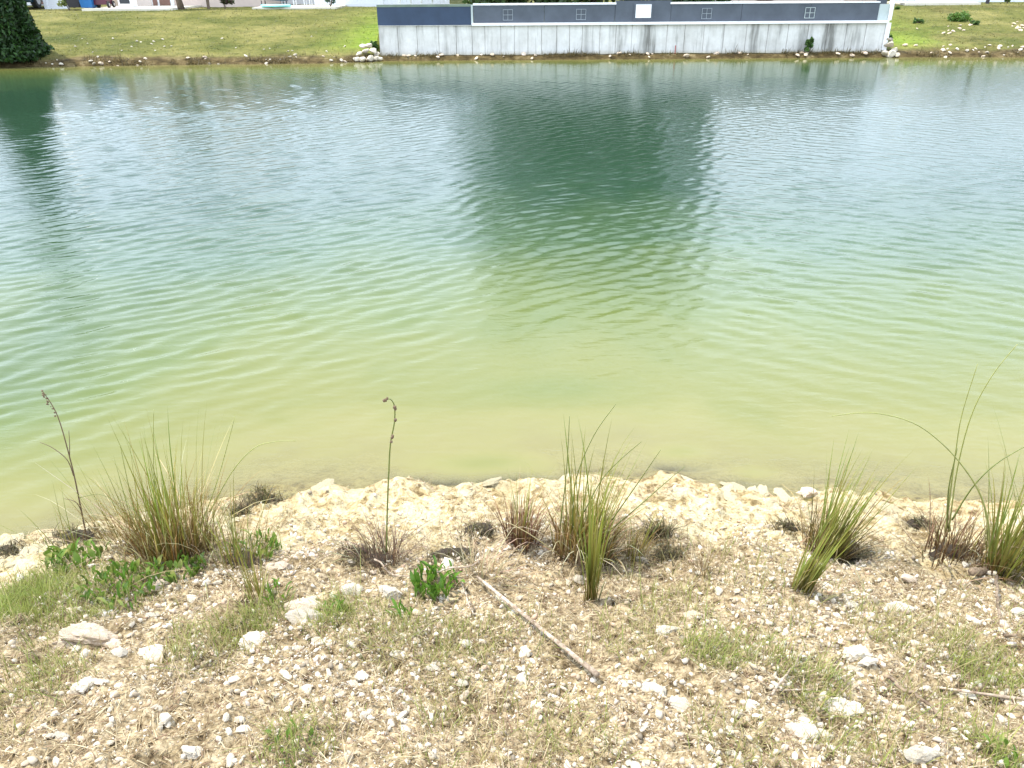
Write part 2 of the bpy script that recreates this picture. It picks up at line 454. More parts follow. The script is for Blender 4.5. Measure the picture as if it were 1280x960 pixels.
def concrete_mat():
    m, n, l, b = new_mat('streaked concrete')
    tc = n.new('ShaderNodeTexCoord'); ge = n.new('ShaderNodeNewGeometry'); g = ge.outputs['Position']
    mp = n.new('ShaderNodeMapping'); mp.inputs['Scale'].default_value = (2.4, 1, .25); l.new(g, mp.inputs['Vector'])
    mq = n.new('ShaderNodeMapping'); mq.inputs['Scale'].default_value = (7, 1, .6); l.new(g, mq.inputs['Vector'])
    s1 = noise(n, l, 1.0, 5, .6, mp.outputs[0]); s2 = noise(n, l, 1.0, 5, .65, mq.outputs[0]); t = noise(n, l, 3, 6, .65, g)
    r0 = ramp(n, [(.3, (.56, .54, .50)), (.7, (.74, .725, .69))]); l.new(t.outputs['Fac'], r0.inputs['Fac'])
    r1 = ramp(n, [(.33, (.30, .30, .285)), (.44, (.82, .82, .81)), (.6, (1, 1, 1))]); l.new(s1.outputs['Fac'], r1.inputs['Fac'])
    r2 = ramp(n, [(.34, (.45, .45, .43)), (.45, (1, 1, 1))]); l.new(s2.outputs['Fac'], r2.inputs['Fac'])
    lo = noise(n, l, .55, 3, .6, g); lm = ramp(n, [(.40, (.40, .40, .40)), (.60, (1, 1, 1))]); l.new(lo.outputs['Fac'], lm.inputs['Fac'])
    c = mixc(n, l, lm.outputs['Color'], r0.outputs['Color'], mixc(n, l, 1.0, r0.outputs['Color'], r1.outputs['Color'], 'MULTIPLY')); c = mixc(n, l, .45, c, r2.outputs['Color'], 'MULTIPLY')
    sx = n.new('ShaderNodeSeparateXYZ'); l.new(g, sx.inputs[0])
    rz = ramp(n, [(.05, (.46, .38, .22)), (.16, (.92, .89, .80)), (.24, (1, 1, 1)), (.80, (1, 1, 1)), (.95, (.80, .80, .78))]); l.new(sx.outputs['Z'], rz.inputs['Fac'])   # algae line and drip stain
    c = mixc(n, l, 1.0, c, rz.outputs['Color'], 'MULTIPLY')
    l.new(c, b.inputs['Base Color']); b.inputs['Roughness'].default_value = .85
    bump(n, l, b, t.outputs['Fac'], .3, .02)
    return m
M['concrete'] = concrete_mat()
M['slate'] = simple('slate fabric', (.078, .090, .108), .8, .22, 2.2)
M['navy'] = simple('navy fabric', (.030, .050, .088), .75, .2, 2.5)
M['white'] = simple('white paint', (.80, .80, .79), .45, .04)
M['vinyl'] = simple('white vinyl', (.78, .79, .82), .4, .04)
M['moss'] = simple('green coping', (.16, .20, .15), .8, .25, 3)
M['mark'] = simple('faded grey trim', (.26, .29, .31), .6, .1, 3)
M['slate_pane'] = simple('dark slate pane', (.06, .07, .085), .6, .1, 3)
M['palegreen'] = simple('pale green board', (.42, .47, .45), .6, .1, 3)
M['stucco_tan'] = simple('tan stucco', (.52, .41, .31), .9, .06, 5, bmp=.2)
M['stucco_pink'] = simple('pinkish beige stucco', (.66, .53, .45), .9, .05, 5, bmp=.2)
M['stucco_white'] = simple('white stucco', (.72, .71, .70), .9, .05, 5, bmp=.2)
M['brown'] = simple('brown paint', (.20, .105, .075), .6, .15, 4)
M['garage'] = simple('beige garage door', (.64, .55, .48), .5, .04)
M['shingle'] = simple('grey shingle', (.46, .46, .46), .9, .25, 9, bmp=.4)
M['shingle_tan'] = simple('tan shingle', (.50, .45, .39), .9, .25, 9, bmp=.4)
M['drive'] = simple('pale driveway concrete', (.62, .57, .47), .9, .08, 1.5)
M['road'] = simple('asphalt', (.06, .06, .062), .9, .2, 3)
M['bark'] = simple('bark', (.12, .085, .055), .9, .4, 12, bmp=.8)
M['bluebin'] = simple('blue plastic', (.01, .12, .32), .45, .1)
M['blackbin'] = simple('black plastic', (.018, .016, .022), .5, .15)
M['rubber'] = simple('rubber', (.02, .02, .02), .8, .1)
M['rim'] = simple('wheel rim', (.45, .45, .47), .35, .08, metal=.7)
M['teal_paint'] = simple('dark teal car paint', (.008, .040, .065), .25, .1)
M['maroon_paint'] = simple('maroon paint', (.085, .012, .026), .3, .15)
M['purple_paint'] = simple('dark plum car paint', (.035, .018, .06), .25, .1)
M['glass'] = simple('dark window glass', (.03, .04, .05), .08, .1)
M['lamp_red'] = simple('red lens', (.40, .02, .02), .3, .05)
M['lamp_white'] = simple('clear lens', (.75, .75, .72), .2, .05)
M['teal_cloth'] = simple('dark teal cloth', (.015, .055, .065), .8, .2)
M['cyan'] = simple('aqua vinyl', (.30, .72, .70), .4, .06)
M['pink_cloth'] = simple('pink striped cloth', (.65, .16, .26), .7, .15)
M['red'] = simple('red rod', (.35, .04, .03), .6, .1)
M['stick'] = None
def wood_mat(name, c0, c1):
    m, n, l, b = new_mat(name)
    tc = n.new('ShaderNodeTexCoord')
    t = noise(n, l, 60, 6, .7, tc.outputs['Object']); t2 = noise(n, l, 9, 3, .5, tc.outputs['Object'])
    r = ramp(n, [(.35, c0), (.6, c1)]); l.new(t.outputs['Fac'], r.inputs['Fac'])
    r2 = ramp(n, [(.35, (.55, .5, .45)), (.6, (1.1, 1.1, 1.1))]); l.new(t2.outputs['Fac'], r2.inputs['Fac'])
    l.new(mixc(n, l, 1, r.outputs['Color'], r2.outputs['Color'], 'MULTIPLY'), b.inputs['Base Color'])
    b.inputs['Roughness'].default_value = .85; bump(n, l, b, t.outputs['Fac'], .7, .004); return m
M['stick'] = wood_mat('weathered stick', (.20, .13, .08), (.50, .42, .33))
M['twig'] = wood_mat('brown twig', (.10, .065, .04), (.28, .21, .14))

# ------------------------------------------------------------------ ground: one grid, cut into shore, pond bed and far bank
def axis(parts):
    out = []
    for a, b, step in parts: out.append(np.arange(a, b - 1e-6, step))
    return np.concatenate(out + [[parts[-1][1]]])
gy = axis([(-300, -20, 40), (-20, -2, 3), (-2, .8, .35), (.8, 3.9, .0115), (3.9, 5.2, .04), (5.2, 9, .15), (9, 24, .6), (24, 27.4, .07), (27.4, 36, .18), (36, 60, 3), (60, 420, 40)])
gxh = axis([(0, 2.75, .0125), (2.75, 4, .05), (4, 24, .22), (24, 40, 2), (40, 400, 40)])
gx = np.concatenate([-gxh[:0:-1], gxh])
X, Y = np.meshgrid(gx, gy)
Z = ground_z(X, Y)
S = inland(X, Y)
shelf = sstep(.86, .50, S + .5 * (fbm(X * 3.1, Y * 3.1, 41, 4) - .5) - .14 * sstep(0, 2, X)) * (.82 + .18 * vn(X * 9, Y * 9, 43))
wet = sstep(.09, -.01, Z) * .8
TF = Y - Yfar(X)
lush = (np.exp(-((X - WX0) / 1.5) ** 2) + np.exp(-((X - WX1 - .4) / 1.8) ** 2)) * sstep(.5, 1.5, TF) * (1.1 - .09 * TF)
lush = np.clip(lush * (.5 + fbm(X, Y, 51, 3)), 0, 1)
mud_shade = sstep(.85, .25, TF + .9 * (fbm(X * 1.3, Y * 1.3, 52, 3) - .5))
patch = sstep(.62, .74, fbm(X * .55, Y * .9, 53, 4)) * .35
mud_shade = np.clip(mud_shade + patch * sstep(5, 14, X), 0, 1)
V = np.stack([X, Y, Z], -1).reshape(-1, 3)
ny, nx = X.shape
idx = np.arange(ny * nx).reshape(ny, nx)
def ground_part(name, j0, j1, mat, attrs):
    sub = idx[j0:j1 + 1]
    q = np.stack([sub[:-1, :-1], sub[:-1, 1:], sub[1:, 1:], sub[1:, :-1]], -1).reshape(-1, 4) - sub[0, 0]
    sl = slice(sub[0, 0], sub[-1, -1] + 1)
    me = np_mesh(name, V[sl], quad=q, mat=mat, smooth=True, attrs={k: a.reshape(-1)[sl] for k, a in attrs.items()})
    return struct(link(name, me))
ja = int(np.searchsorted(gy, 4.6)); jb = int(np.searchsorted(gy, 24.0))
ground_part('shore_ground', 0, ja, M['shore'], {'shelf': shelf, 'wet': wet})
ground_part('pond_bed', ja, jb, M['bed'], {})
ground_part('grass_bank', jb, ny - 1, M['bank'], {'lush': lush, 'mud_shade': mud_shade})

# ------------------------------------------------------------------ water with modelled waves
wy = axis([(2.3, 4, .04), (4, 10, .022), (10, 16, .035), (16, 27.2, .075)])
wxh = axis([(0, 8, .05), (8, 20, .11), (20, 60, 2)])
wx = np.concatenate([-wxh[:0:-1], wxh])
WXg, WYg = np.meshgrid(wx, wy)
Hw = np.zeros_like(WXg)
r2 = np.random.default_rng(5)
rat = WXg / WYg
tl = sstep(.48, .12, rat) * .9 + .1; tr = sstep(.05, .40, rat) * .9 + .1
for k in range(80):
    lam = math.exp(r2.uniform(math.log(.085), math.log(.30)))
    left = k % 2 == 0
    a = R(90 + (r2.normal(44, 17) if left else r2.normal(-38, 19)))
    kx, ky = 2 * math.pi / lam * math.cos(a), 2 * math.pi / lam * math.sin(a)
    amp = .0033 * lam * (tl if left else tr)
    ph = kx * WXg + ky * WYg + r2.uniform(0, 6.28) + 1.6 * fbm(WXg * .35 + k, WYg * .35, 60 + k, 2)
    amp = amp * 2.0 * vn(WXg * .55 / lam ** .6 + 7 * k, WYg * .55 / lam ** .6, 200 + k)
    Hw += amp * (np.sin(ph) + .18 * np.cos(2 * ph))
gust = .55 + .9 * fbm(WXg * .16, WYg * .16, 90, 3)
Dw = np.maximum(0, -ground_z(WXg, WYg))
calm = np.interp(Yfar(WXg) - WYg, [-5, 0, 1.5, 5, 11], [.1, .15, .3, .7, 1.0])
Hw *= calm * gust * (.14 + .86 * sstep(0.04, np.interp(WXg / WYg, [-.35, 0, .25], [.45, 1.1, .8]), Dw)) * np.interp(np.gradient(wx), [.05, .1, .5], [1, 1, 0])[None, :]
wv = np.stack([WXg, WYg, Hw], -1).reshape(-1, 3)
wi = np.arange(WXg.size).reshape(WXg.shape)
wq = np.stack([wi[:-1, :-1], wi[:-1, 1:], wi[1:, 1:], wi[1:, :-1]], -1).reshape(-1, 4)
struct(link('pond_water', np_mesh('pond_water', wv, quad=wq, mat=M['water'], smooth=True, attrs={'depth': Dw, 'calm': calm})))

# ------------------------------------------------------------------ concrete wall and the slate fence on it
def wall_x(px): return at_depth(px, 40, WY)[0]
t = thing('concrete_wall', 'long pale concrete retaining wall with vertical dark streaks rising from the far water edge', 'wall', (0, WY, 0))
joints = [473, 497, 521, 548, 570, 590, 606, 626, 643, 660, 677, 696, 712, 728, 750, 770, 790, 812, 834, 856, 880, 905, 933, 960, 985, 1010, 1034, 1058, 1082, 1106]
jx = [wall_x(a) for a in joints]
for i in range(len(jx) - 1):
    mb = MB(); g = .010; yy = WY + random.uniform(0, .012)
    mb.box(jx[i] + g, jx[i + 1] - g, yy, WY + .28, -1.2, .945)
    mb.build('panel', M['concrete'], t)
mb = MB(); mb.box(jx[0] + .02, jx[-1] - .02, WY + .03, WY + .25, -1.2, .93); mb.build('joint_filler', M['concrete'], t)
mb = MB(); mb.box(wall_x(590), jx[-1] + .05, WY - .06, WY + .30, .947, 1.015); mb.build('coping', M['white'], t)
mb = MB(); mb.box(jx[0], wall_x(589.5), WY - .02, WY + .30, .947, .962); mb.build('coping', M['concrete'], t)
mb = MB(); mb.box(jx[-1] - .002, jx[-1] + .14, WY - .03, WY + .9, -.6, .944); mb.build('end_pier', M['white'], t)

FT = 1.50
t = thing('panel_fence', 'low slate grey panel fence with white rails and small square windows on the concrete wall', 'fence', (0, WY, 1.0))
def fbox(name, px0, px1, z0, z1, mat, y0=.10, y1=.16, par=None):
    mb = MB(); mb.box(wall_x(px0), wall_x(px1), WY + y0, WY + y1, z0, z1)
    return mb.build(name, mat, par or t)
seams = [590.5, 668, 768]
fbox('panel', 472.5, 589, .965, 1.47, M['navy'], .10, .17)
fbox('cap', 472.5, 589, 1.472, 1.54, M['moss'], .09, .19)
fbox('post', 589.2, 591.6, .965, 1.52, M['palegreen'], .07, .18)
for a, b_ in ((592, 680), (680.4, 768), (837.4, 925), (925.4, 1010), (1010.4, 1095)):
    pn = fbox('panel', a, b_, 1.017, 1.50 if b_ < 1000 else 1.50, M['slate'], .10, .16)
fbox('panel', 768.4, 837, 1.017, 1.60, M['slate'], .085, .16)
fbox('top_rail', 592, 769, 1.502, 1.555, M['white'], .07, .19)
fbox('top_rail', 836, 1050, 1.502, 1.555, M['white'], .07, .19)
for a, b_ in ((1051, 1074), (1075, 1095)): fbox('top_rail', a, b_, 1.502, 1.535, M['white'], .07, .19)
fbox('end_board', 1095.6, 1108, 1.017, 1.46, M['palegreen'], .12, .17)
fbox('end_post', 1108.4, 1112.4, 1.017, 1.52, M['white'], .06, .20)
for px in (635, 726, 882, 1010):
    x = wall_x(px); z = 1.235; h = .15
    w = thing('window', '', '') if False else bpy.data.objects.new('window', None)
    w.location = (0, 0, 0); w.parent = t; col.objects.link(w); w.location = (x, -0.0 + .10, z - 1.0)
    def sub(name, x0, x1, z0, z1, mat, y0, y1):
        mb = MB(); mb.box(x0, x1, y0, y1, z0, z1); o = mb.build(name, mat); o.parent = w; o.location = (0, 0, 0); return o
    fm = M['mark'] if px != 1010 else M['palegreen']
    mb = MB(); q = .013
    mb.box(-h, h, -.02, -.002, h - q, h); mb.box(-h, h, -.02, -.002, -h, -h + q); mb.box(-h, -h + q, -.02, -.002, -h + q, h - q); mb.box(h - q, h, -.02, -.002, -h + q, h - q)
    mb.box(-.007, .007, -.018, -.002, -h + q, h - q); mb.box(-h + q, -.007, -.018, -.002, -.007, .007); mb.box(.007, h - q, -.018, -.002, -.007, .007)
    o = mb.build('window_frame', fm); o.parent = w; o.location = (0, 0, 0)
    for sx_ in (-1, 1):
        for sz in (-1, 1):
            sub('pane', min(sx_ * .012, sx_ * (h - q)), max(sx_ * .012, sx_ * (h - q)), min(sz * .012, sz * (h - q)), max(sz * .012, sz * (h - q)), M['slate_pane'], -.008, -.003)
x = wall_x(803)
mb = MB(); mb.box(x - .30, x + .30, WY + .068, WY + .084, 1.05, 1.55); mb.build('board_surround', M['slate'], t)
mb = MB(); mb.box(x - .235, x + .235, WY + .045, WY + .066, 1.13, 1.50); mb.build('white_board', M['white'], t)

# ------------------------------------------------------------------ rocks
def rock_mesh(name, seed, sub=2, mat=None, flat=.7, cuts=9, rough=.16):
    rr = np.random.default_rng(seed)
    bm = bmesh.new(); bmesh.ops.create_icosphere(bm, subdivisions=sub, radius=1.0)
    v = np.array([x.co[:] for x in bm.verts])
    for _ in range(cuts):
        nn = rr.normal(size=3); nn /= np.linalg.norm(nn); d = rr.uniform(.55, .9)
        v -= np.maximum(0, v @ nn - d)[:, None] * nn
    for fr, am in ((1.7, rough), (4.2, rough * .5), (11, rough * .28)):
        o = rr.uniform(0, 50, 3)
        dn = (fbm(v[:, 0] * fr + o[0] + v[:, 2] * 1.3, v[:, 1] * fr + o[1] - v[:, 2] * fr, seed, 3) - .5) * 2
        v *= (1 + am * dn)[:, None]
    v *= np.array([1.15, rr.uniform(.75, .95), flat])
    for a, b in zip(bm.verts, v): a.co = b
    me = bpy.data.meshes.new(name); bm.to_mesh(me); bm.free(); me.materials.append(mat)
    return me
RK = [rock_mesh('stone', 100 + i, 2, M['rock'], random.uniform(.45, .75)) for i in range(8)]
RKT = [rock_mesh('stone', 130 + i, 2, M['rock_tan'], random.uniform(.45, .7)) for i in range(4)]

big = [ # px, py, width px, depth/width, label
    (108, 796, 50, .75, 'large pinkish limestone lump half buried beside the low green weeds', 1),
    (84, 806, 24, .7, 'small pinkish limestone piece left of the half buried lump', 1),
    (138, 806, 26, .6, 'small pinkish limestone piece right of the half buried lump', 1),
    (104, 861, 34, .6, 'smooth oval pale stone left of the dry grass, lying alone', 0),
    (190, 822, 36, 1.1, 'tan slab-like stone leaning against the left dry grass patch', 1),
    (322, 803, 36, .8, 'bright white jagged rock right of the left dry grass patch', 0),
    (386, 776, 50, .45, 'flat long white rock below the smaller pinkish lump near the shelf', 0),
    (380, 759, 36, .7, 'pinkish limestone lump just behind a flat long white rock', 1),
    (497, 818, 16, .8, 'small rounded cream stone alone in the middle of sparse grass', 0),
    (453, 845, 16, .9, 'upper of two small white stones left of centre foreground', 0),
    (440, 857, 13, 1.1, 'lower of two small white stones left of centre foreground', 0),
    (816, 862, 23, .9, 'round bright white stone right of the long dry stick end', 0),
    (848, 884, 30, .8, 'angular white stone with a pointed top below a round white stone', 0),
    (1053, 887, 36, .75, 'blocky white rock above the double-lobed white rock at lower right', 0),
    (998, 915, 34, .7, 'left lobe of a pair of big white rocks at lower right', 0),
    (1026, 922, 30, .5, 'right lower half of a pair of big white rocks at lower right', 0),
    (1072, 818, 34, .5, 'flat white stone in a cluster below the leaning grass clump', 0),
    (1068, 838, 18, .6, 'small white stone lowest in the cluster on the right slope', 0),
    (1085, 828, 22, .6, 'squarish white stone at right end of the cluster on the slope', 0),
    (1148, 945, 40, .45, 'flat white stone at the bottom right edge of the shore', 0),
    (835, 788, 24, .55, 'pale flat stone above the yellow green grass patch', 0),
    (868, 772, 26, .5, 'tan flat stone nearest above the yellow green grass patch', 1),
    (348, 708, 26, .7, 'grey tan stone on the sand right of the big grass clump', 1),
    (443, 740, 30, .55, 'grey crusted limestone lump left of the leafy green weed', 0),
    (487, 742, 34, .5, 'wide pale limestone lump beside the leafy green weed', 0),
    (395, 802, 14, .8, 'small white stone directly below the flat long white rock', 0),
    (405, 804, 15, .7, 'small dark-shaded white stone right of its twin under the long white rock', 0),
    (243, 750, 20, .7, 'white stone in gravel below the big grass clump', 0),
    (75, 922, 20, .7, 'white stone at the lower left corner of the foreground', 0),
    (240, 940, 24, .6, 'flat pale stone at the bottom edge left of centre', 0),
    (1122, 762, 30, .5, 'low pale limestone crust on slope below the dark grass tuft', 0),
    (1012, 620, 32, .6, 'rounded cream lump standing at water edge behind the leaning clump', 1),
]
for i, (px, py, w, ar, lab, tan) in enumerate(big):
    p = P(px, py); d = (p - Vector((0, 0, CAM_Z))).length
    r = w * .5 * d / (F * 1.06)
    me = rock_mesh('stone', 300 + i, 4, M['rock_tan'] if tan else M['rock'], .62, 8, .34)
    o = link('stone', me, None, (p.x, p.y, p.z + r * .04)); o.scale = (r, r * max(ar, .55) * 1.15, r * .85)
    o.rotation_euler = (random.uniform(-.2, .2), random.uniform(-.2, .2), random.uniform(-.35, .35))
    tag(o, lab, 'stone')
# smaller loose stones
n_small = 0
for i in range(900):
    px, py = random.uniform(-90, 1370), random.uniform(700, 965)
    if fbm(np.array(px / 140.), np.array(py / 110.), 71, 3) < .47 and random.random() < .72: continue
    p = P(px, py); d = (p - Vector((0, 0, CAM_Z))).length
    s_ = float(inland(p.x, p.y))
    if s_ < .5: continue
    w = min(19, 8.5 + random.expovariate(1 / 3.0))
    r = w * .5 * d / F
    o = link('small_stone', random.choice(RK if random.random() < .85 else RKT), None, (p.x, p.y, p.z + r * .15))
    o.scale = (r * random.uniform(.8, 1.2), r * random.uniform(.7, 1.1), r * random.uniform(.7, 1.0)); o.rotation_euler = (random.uniform(-.4, .4), random.uniform(-.4, .4), random.uniform(0, 6.28))
    tag(o, 'small pale limestone stone lying loose in the shell gravel slope', 'stone', 'small loose stones in the gravel')
    n_small += 1
    if n_small >= 230: break
# stones under the shallow water
for i, (px, py, w) in enumerate([(905, 574, 30), (968, 590, 16), (930, 582, 14), (1010, 612, 22), (880, 566, 12), (1210, 590, 26), (1100, 600, 20), (560, 590, 40), (620, 586, 44), (655, 590, 26), (985, 545, 16)]):
    p = P(px, py); d = (p - Vector((0, 0, CAM_Z))).length; r = w * .5 * d / F
    o = link('sunken_stone', rock_mesh('sunken_stone', 500 + i, 2, M['rock_dark'], .35), None, (p.x, p.y, p.z)); o.scale = (r, r * .7, r * .5)
    tag(o, 'dim weed covered stone lying under the shallow green water by the sand', 'stone', 'stones under the shallow water')
# lumps of limestone crust along the near water edge
for i in range(46):
    px = random.uniform(-20, 1300); x, y = on_z(px, 615, 0.0)
    for _ in range(30):
        sv = float(inland(x, y)); y += sv - random.triangular(-.02, .34, .03) if _ == 0 else 0
    x = x * y / on_z(px, 615, 0.0)[1]
    d = math.hypot(x, y, CAM_Z); r = random.uniform(6, 15) * d / F
    o = link('crust_lump', rock_mesh('crust_lump', 700 + i, 3, M['crust'], .5, 5, .42), None, (x, y, float(ground_z(x, y)) - r * .14)); o.scale = (r * 1.3, r * .9, r * .5); o.rotation_euler = (0, 0, random.uniform(0, 6.28))
    tag(o, 'sandy limestone crust lump along the near water edge', 'stone', 'crust lumps along the near water edge')
# far shore rocks
def far_rock(px, py, Yd, w, lab, grp, meshes=RK, z=None, name='shore_rock'):
    x, zz = at_depth(px, py, Yd); r = w * .5 * Yd / F * 1.02
    gz = float(ground_z(x, Yd)) if z is None else z
    o = link(name, random.choice(meshes), None, (x, Yd, gz + r * .25)); o.scale = (r, r, r * random.uniform(.8, 1.2)); o.rotation_euler = (random.uniform(-.5, .5), random.uniform(-.5, .5), random.uniform(0, 6.28))
    return tag(o, lab, 'rock', grp)
for k, (px, Yd, w, dz) in enumerate([(444, 25.75, 10, 0), (452, 25.7, 12, 0), (461, 25.8, 13, 0), (469, 25.9, 11, 0), (448, 25.95, 10, .12), (457, 26.1, 12, .18), (466, 26.15, 12, .20), (461, 26.3, 10, .33), (471, 26.2, 9, .06), (454, 26.3, 11, .28), (474, 25.95, 10, 0)]):
    x = at_depth(px, 60, Yd)[0]
    far_rock(px, 60, Yd, w * .85, 'white boulder heaped at the left foot of the concrete wall', 'white boulders at the left wall end', RK, max(float(ground_z(x, Yd)), .05) + dz * .6)
for px, Yd, w, dz in [(1109, 26.1, 12, 0), (1115, 26.05, 13, 0), (1111, 26.3, 12, .15), (1118, 26.2, 9, .05), (1110, 26.35, 9, .3), (1123, 26.0, 8, 0)]:
    x = at_depth(px, 60, Yd)[0]
    far_rock(px, 60, Yd, w, 'white boulder heaped at the right foot of the concrete wall', 'white boulders at the right wall end', RK, max(float(ground_z(x, Yd)), .05) + dz)
for i in range(34):
    px = random.uniform(478, 1104)
    far_rock(px, 72, WY - random.uniform(.10, .34), random.uniform(2.5, 7), 'pale rubble stone on the muddy ledge along the concrete wall foot', 'rubble along the wall foot', RKT)
for i in range(40):
    px = random.uniform(1125, 1300); x = at_depth(px, 68, 25.9)[0]; Yd = float(Yfar(x)) + random.triangular(-.05, 1.3, .2)
    if px < 1170 and random.random() < .5: continue
    far_rock(px, 68, Yd, random.uniform(2.5, 6.5), 'pale broken rock along the right far bank waterline', 'rocks on the right far waterline', RK + RKT * 3)
for i in range(26):
    far_rock(random.choice([random.gauss(1195, 16), random.gauss(1270, 9)]), 40, random.gauss(29.2, .6), random.uniform(2, 5), 'white rock scattered in the grass of the right far bank', 'rocks in the right bank grass', RKT)
for i in range(34):
    px = random.uniform(50, 440); x = at_depth(px, 75, 25.3)[0]
    far_rock(px, 75, float(Yfar(x)) + random.triangular(-.1, .7, .1), random.uniform(2, 5.5), 'small pale rock along the left far bank waterline', 'rocks on the left far waterline', RK + RKT)
for i in range(24):
    px = random.choice([random.uniform(50, 215), random.uniform(60, 440)]); x = at_depth(px, 75, 25.3)[0]
    far_rock(px, 60, float(Yfar(x)) + random.uniform(.7, 3.0), random.uniform(2, 3.6), 'small white stone lying in the grass of the left far bank', 'stones in the left bank grass')

# ------------------------------------------------------------------ gravel, litter, ground grass (uncountable: one object each)
def scatter_pts(n, fn, x0=-3.4, x1=3.4, y0=.8, y1=3.4):
    x = rng.uniform(x0, x1, n * 6); y = y0 + (y1 - y0) * rng.uniform(0, 1, n * 6)
    lim = y * .8 + .95; k = (np.abs(x) < lim) & (rng.uniform(0, 1, n * 6) < fn(x, y))
    return x[k][:n], y[k][:n]
def rand_rot(n):
    q = rng.normal(size=(n, 4)); q /= np.linalg.norm(q, axis=1)[:, None]
    w, x, y, z = q.T
    return np.stack([1 - 2 * (y * y + z * z), 2 * (x * y - z * w), 2 * (x * z + y * w), 2 * (x * y + z * w), 1 - 2 * (x * x + z * z), 2 * (y * z - x * w), 2 * (x * z - y * w), 2 * (y * z + x * w), 1 - 2 * (x * x + y * y)], -1).reshape(-1, 3, 3)
bm = bmesh.new(); bmesh.ops.create_icosphere(bm, subdivisions=1, radius=1)
ICO = np.array([v.co[:] for v in bm.verts]); ICF = np.array([[v.index for v in f.verts] for f in bm.faces]); bm.free()
def gravel_w(x, y):
    s = inland(x, y); g = fbm(x * 2.3, y * 2.3, 81, 4)
    return sstep(.30, .95, s + .35 * (g - .5)) * (.25 + .75 * sstep(.38, .62, g)) + .02 * sstep(.02, .1, s)
N = 112000
gx_, gy_ = scatter_pts(N, gravel_w); N = len(gx_)
size = np.minimum(.0014 * np.exp(rng.exponential(.52, N)), .011)
big_ = size > .0042
OCT = np.array([(1, 0, 0), (-1, 0, 0), (0, 1, 0), (0, -1, 0), (0, 0, 1), (0, 0, -1)], float); OCF = np.array([(0, 2, 4), (2, 1, 4), (1, 3, 4), (3, 0, 4), (2, 0, 5), (1, 2, 5), (3, 1, 5), (0, 3, 5)])
pal = np.array([(.54, .475, .375), (.46, .38, .275), (.62, .56, .46), (.42, .33, .22), (.30, .24, .17), (.52, .43, .34), (.48, .34, .24), (.22, .18, .13)])
gz_ = ground_z(gx_, gy_)
vv, ff, cc_, off_ = [], [], [], 0
for sel, base, fc in ((big_, ICO, ICF), (~big_, OCT, OCF)):
    m = int(sel.sum()); kb = len(base); sz = size[sel]
    pv = base[None] * (1 + .28 * rng.normal(size=(m, kb, 1)).clip(-1.5, 1.5)) * np.stack([rng.uniform(.8, 1.4, m), rng.uniform(.7, 1.1, m), rng.uniform(.35, .8, m)], -1)[:, None, :]
    pv = np.einsum('nij,nkj->nki', rand_rot(m), pv) * sz[:, None, None] + np.stack([gx_[sel], gy_[sel], gz_[sel] + sz * .15], -1)[:, None, :]
    pc = pal[rng.choice(8, m, p=[.2, .18, .2, .13, .08, .12, .04, .05])] * rng.uniform(.8, 1.1, (m, 1))
    vv.append(pv.reshape(-1, 3)); cc_.append(np.repeat(pc, kb, 0)); ff.append((fc[None] + (np.arange(m) * kb)[:, None, None]).reshape(-1, 3) + off_); off_ += m * kb
pv = np.concatenate(vv); pf = np.concatenate(ff); pc = np.concatenate(cc_)
stuff(link('shell_gravel', np_mesh('shell_gravel', pv, tri=pf, mat=M['pebble'], cols=pc)), 'pale broken shell gravel strewn over the near bank', 'gravel')

def ribbons(x, y, L, w, az, lean, curl, c0, c1, z0=None, nseg=2):
    """many thin bent strips at once"""
    n = len(x); z = ground_z(x, y) if z0 is None else z0
    p = np.stack([x, y, z], -1); h = np.stack([np.cos(az), np.sin(az), 0 * az], -1); sv = np.stack([-np.sin(az), np.cos(az), 0 * az], -1)
    vs, cs = [], []
    for i in range(nseg + 1):
        u = i / nseg; ww = (w * (1 - u ** 2 * .92) * .5)[:, None]
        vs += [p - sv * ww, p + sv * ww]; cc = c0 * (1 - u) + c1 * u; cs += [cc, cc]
        a = lean + curl * u; p = p + (np.array([0, 0, 1.]) * np.cos(a)[:, None] + h * np.sin(a)[:, None]) * (L / nseg)[:, None]
    nv = 2 * (nseg + 1)
    v = np.stack(vs, 1).reshape(-1, 3); c = np.stack(cs, 1).reshape(-1, 3)
    f = np.array([[2 * i, 2 * i + 1, 2 * i + 3, 2 * i + 2] for i in range(nseg)])
    return v, (f[None] + (np.arange(n) * nv)[:, None, None]).reshape(-1, 4), c
def pick(pal_, n, var=.2): return np.array(pal_)[rng.integers(0, len(pal_), n)] * rng.uniform(1 - var, 1 + var, (n, 1))

def litter_w(x, y):
    s = inland(x, y); g = fbm(x * 2.8, y * 2.8, 83, 4)
    return sstep(.25, .95, s + .4 * (g - .5)) * (.2 + .8 * sstep(.35, .6, g)) + (.06 + .9 * sstep(.54, .66, fbm(x * 4.5, y * 4.5, 86, 4))) * sstep(.04, .15, s)
x, y = scatter_pts(62000, litter_w); n = len(x)
v, f, c = ribbons(x, y, rng.exponential(.014, n) + .006, rng.uniform(.0012, .0034, n), rng.uniform(0, 6.28, n), rng.normal(1.35, .22, n), rng.normal(.2, .6, n),
                  pick([(.10, .065, .035), (.17, .115, .06), (.26, .19, .10), (.38, .30, .18), (.13, .075, .05), (.50, .42, .28), (.20, .12, .08)], n), pick([(.16, .11, .06), (.34, .26, .15), (.44, .36, .22)], n), ground_z(x, y) + .003)
stuff(link('dry_litter', np_mesh('dry_litter', v, quad=f, mat=M['litter'], cols=c)), 'brown straw and dead leaf litter over the near bank', 'plant litter')

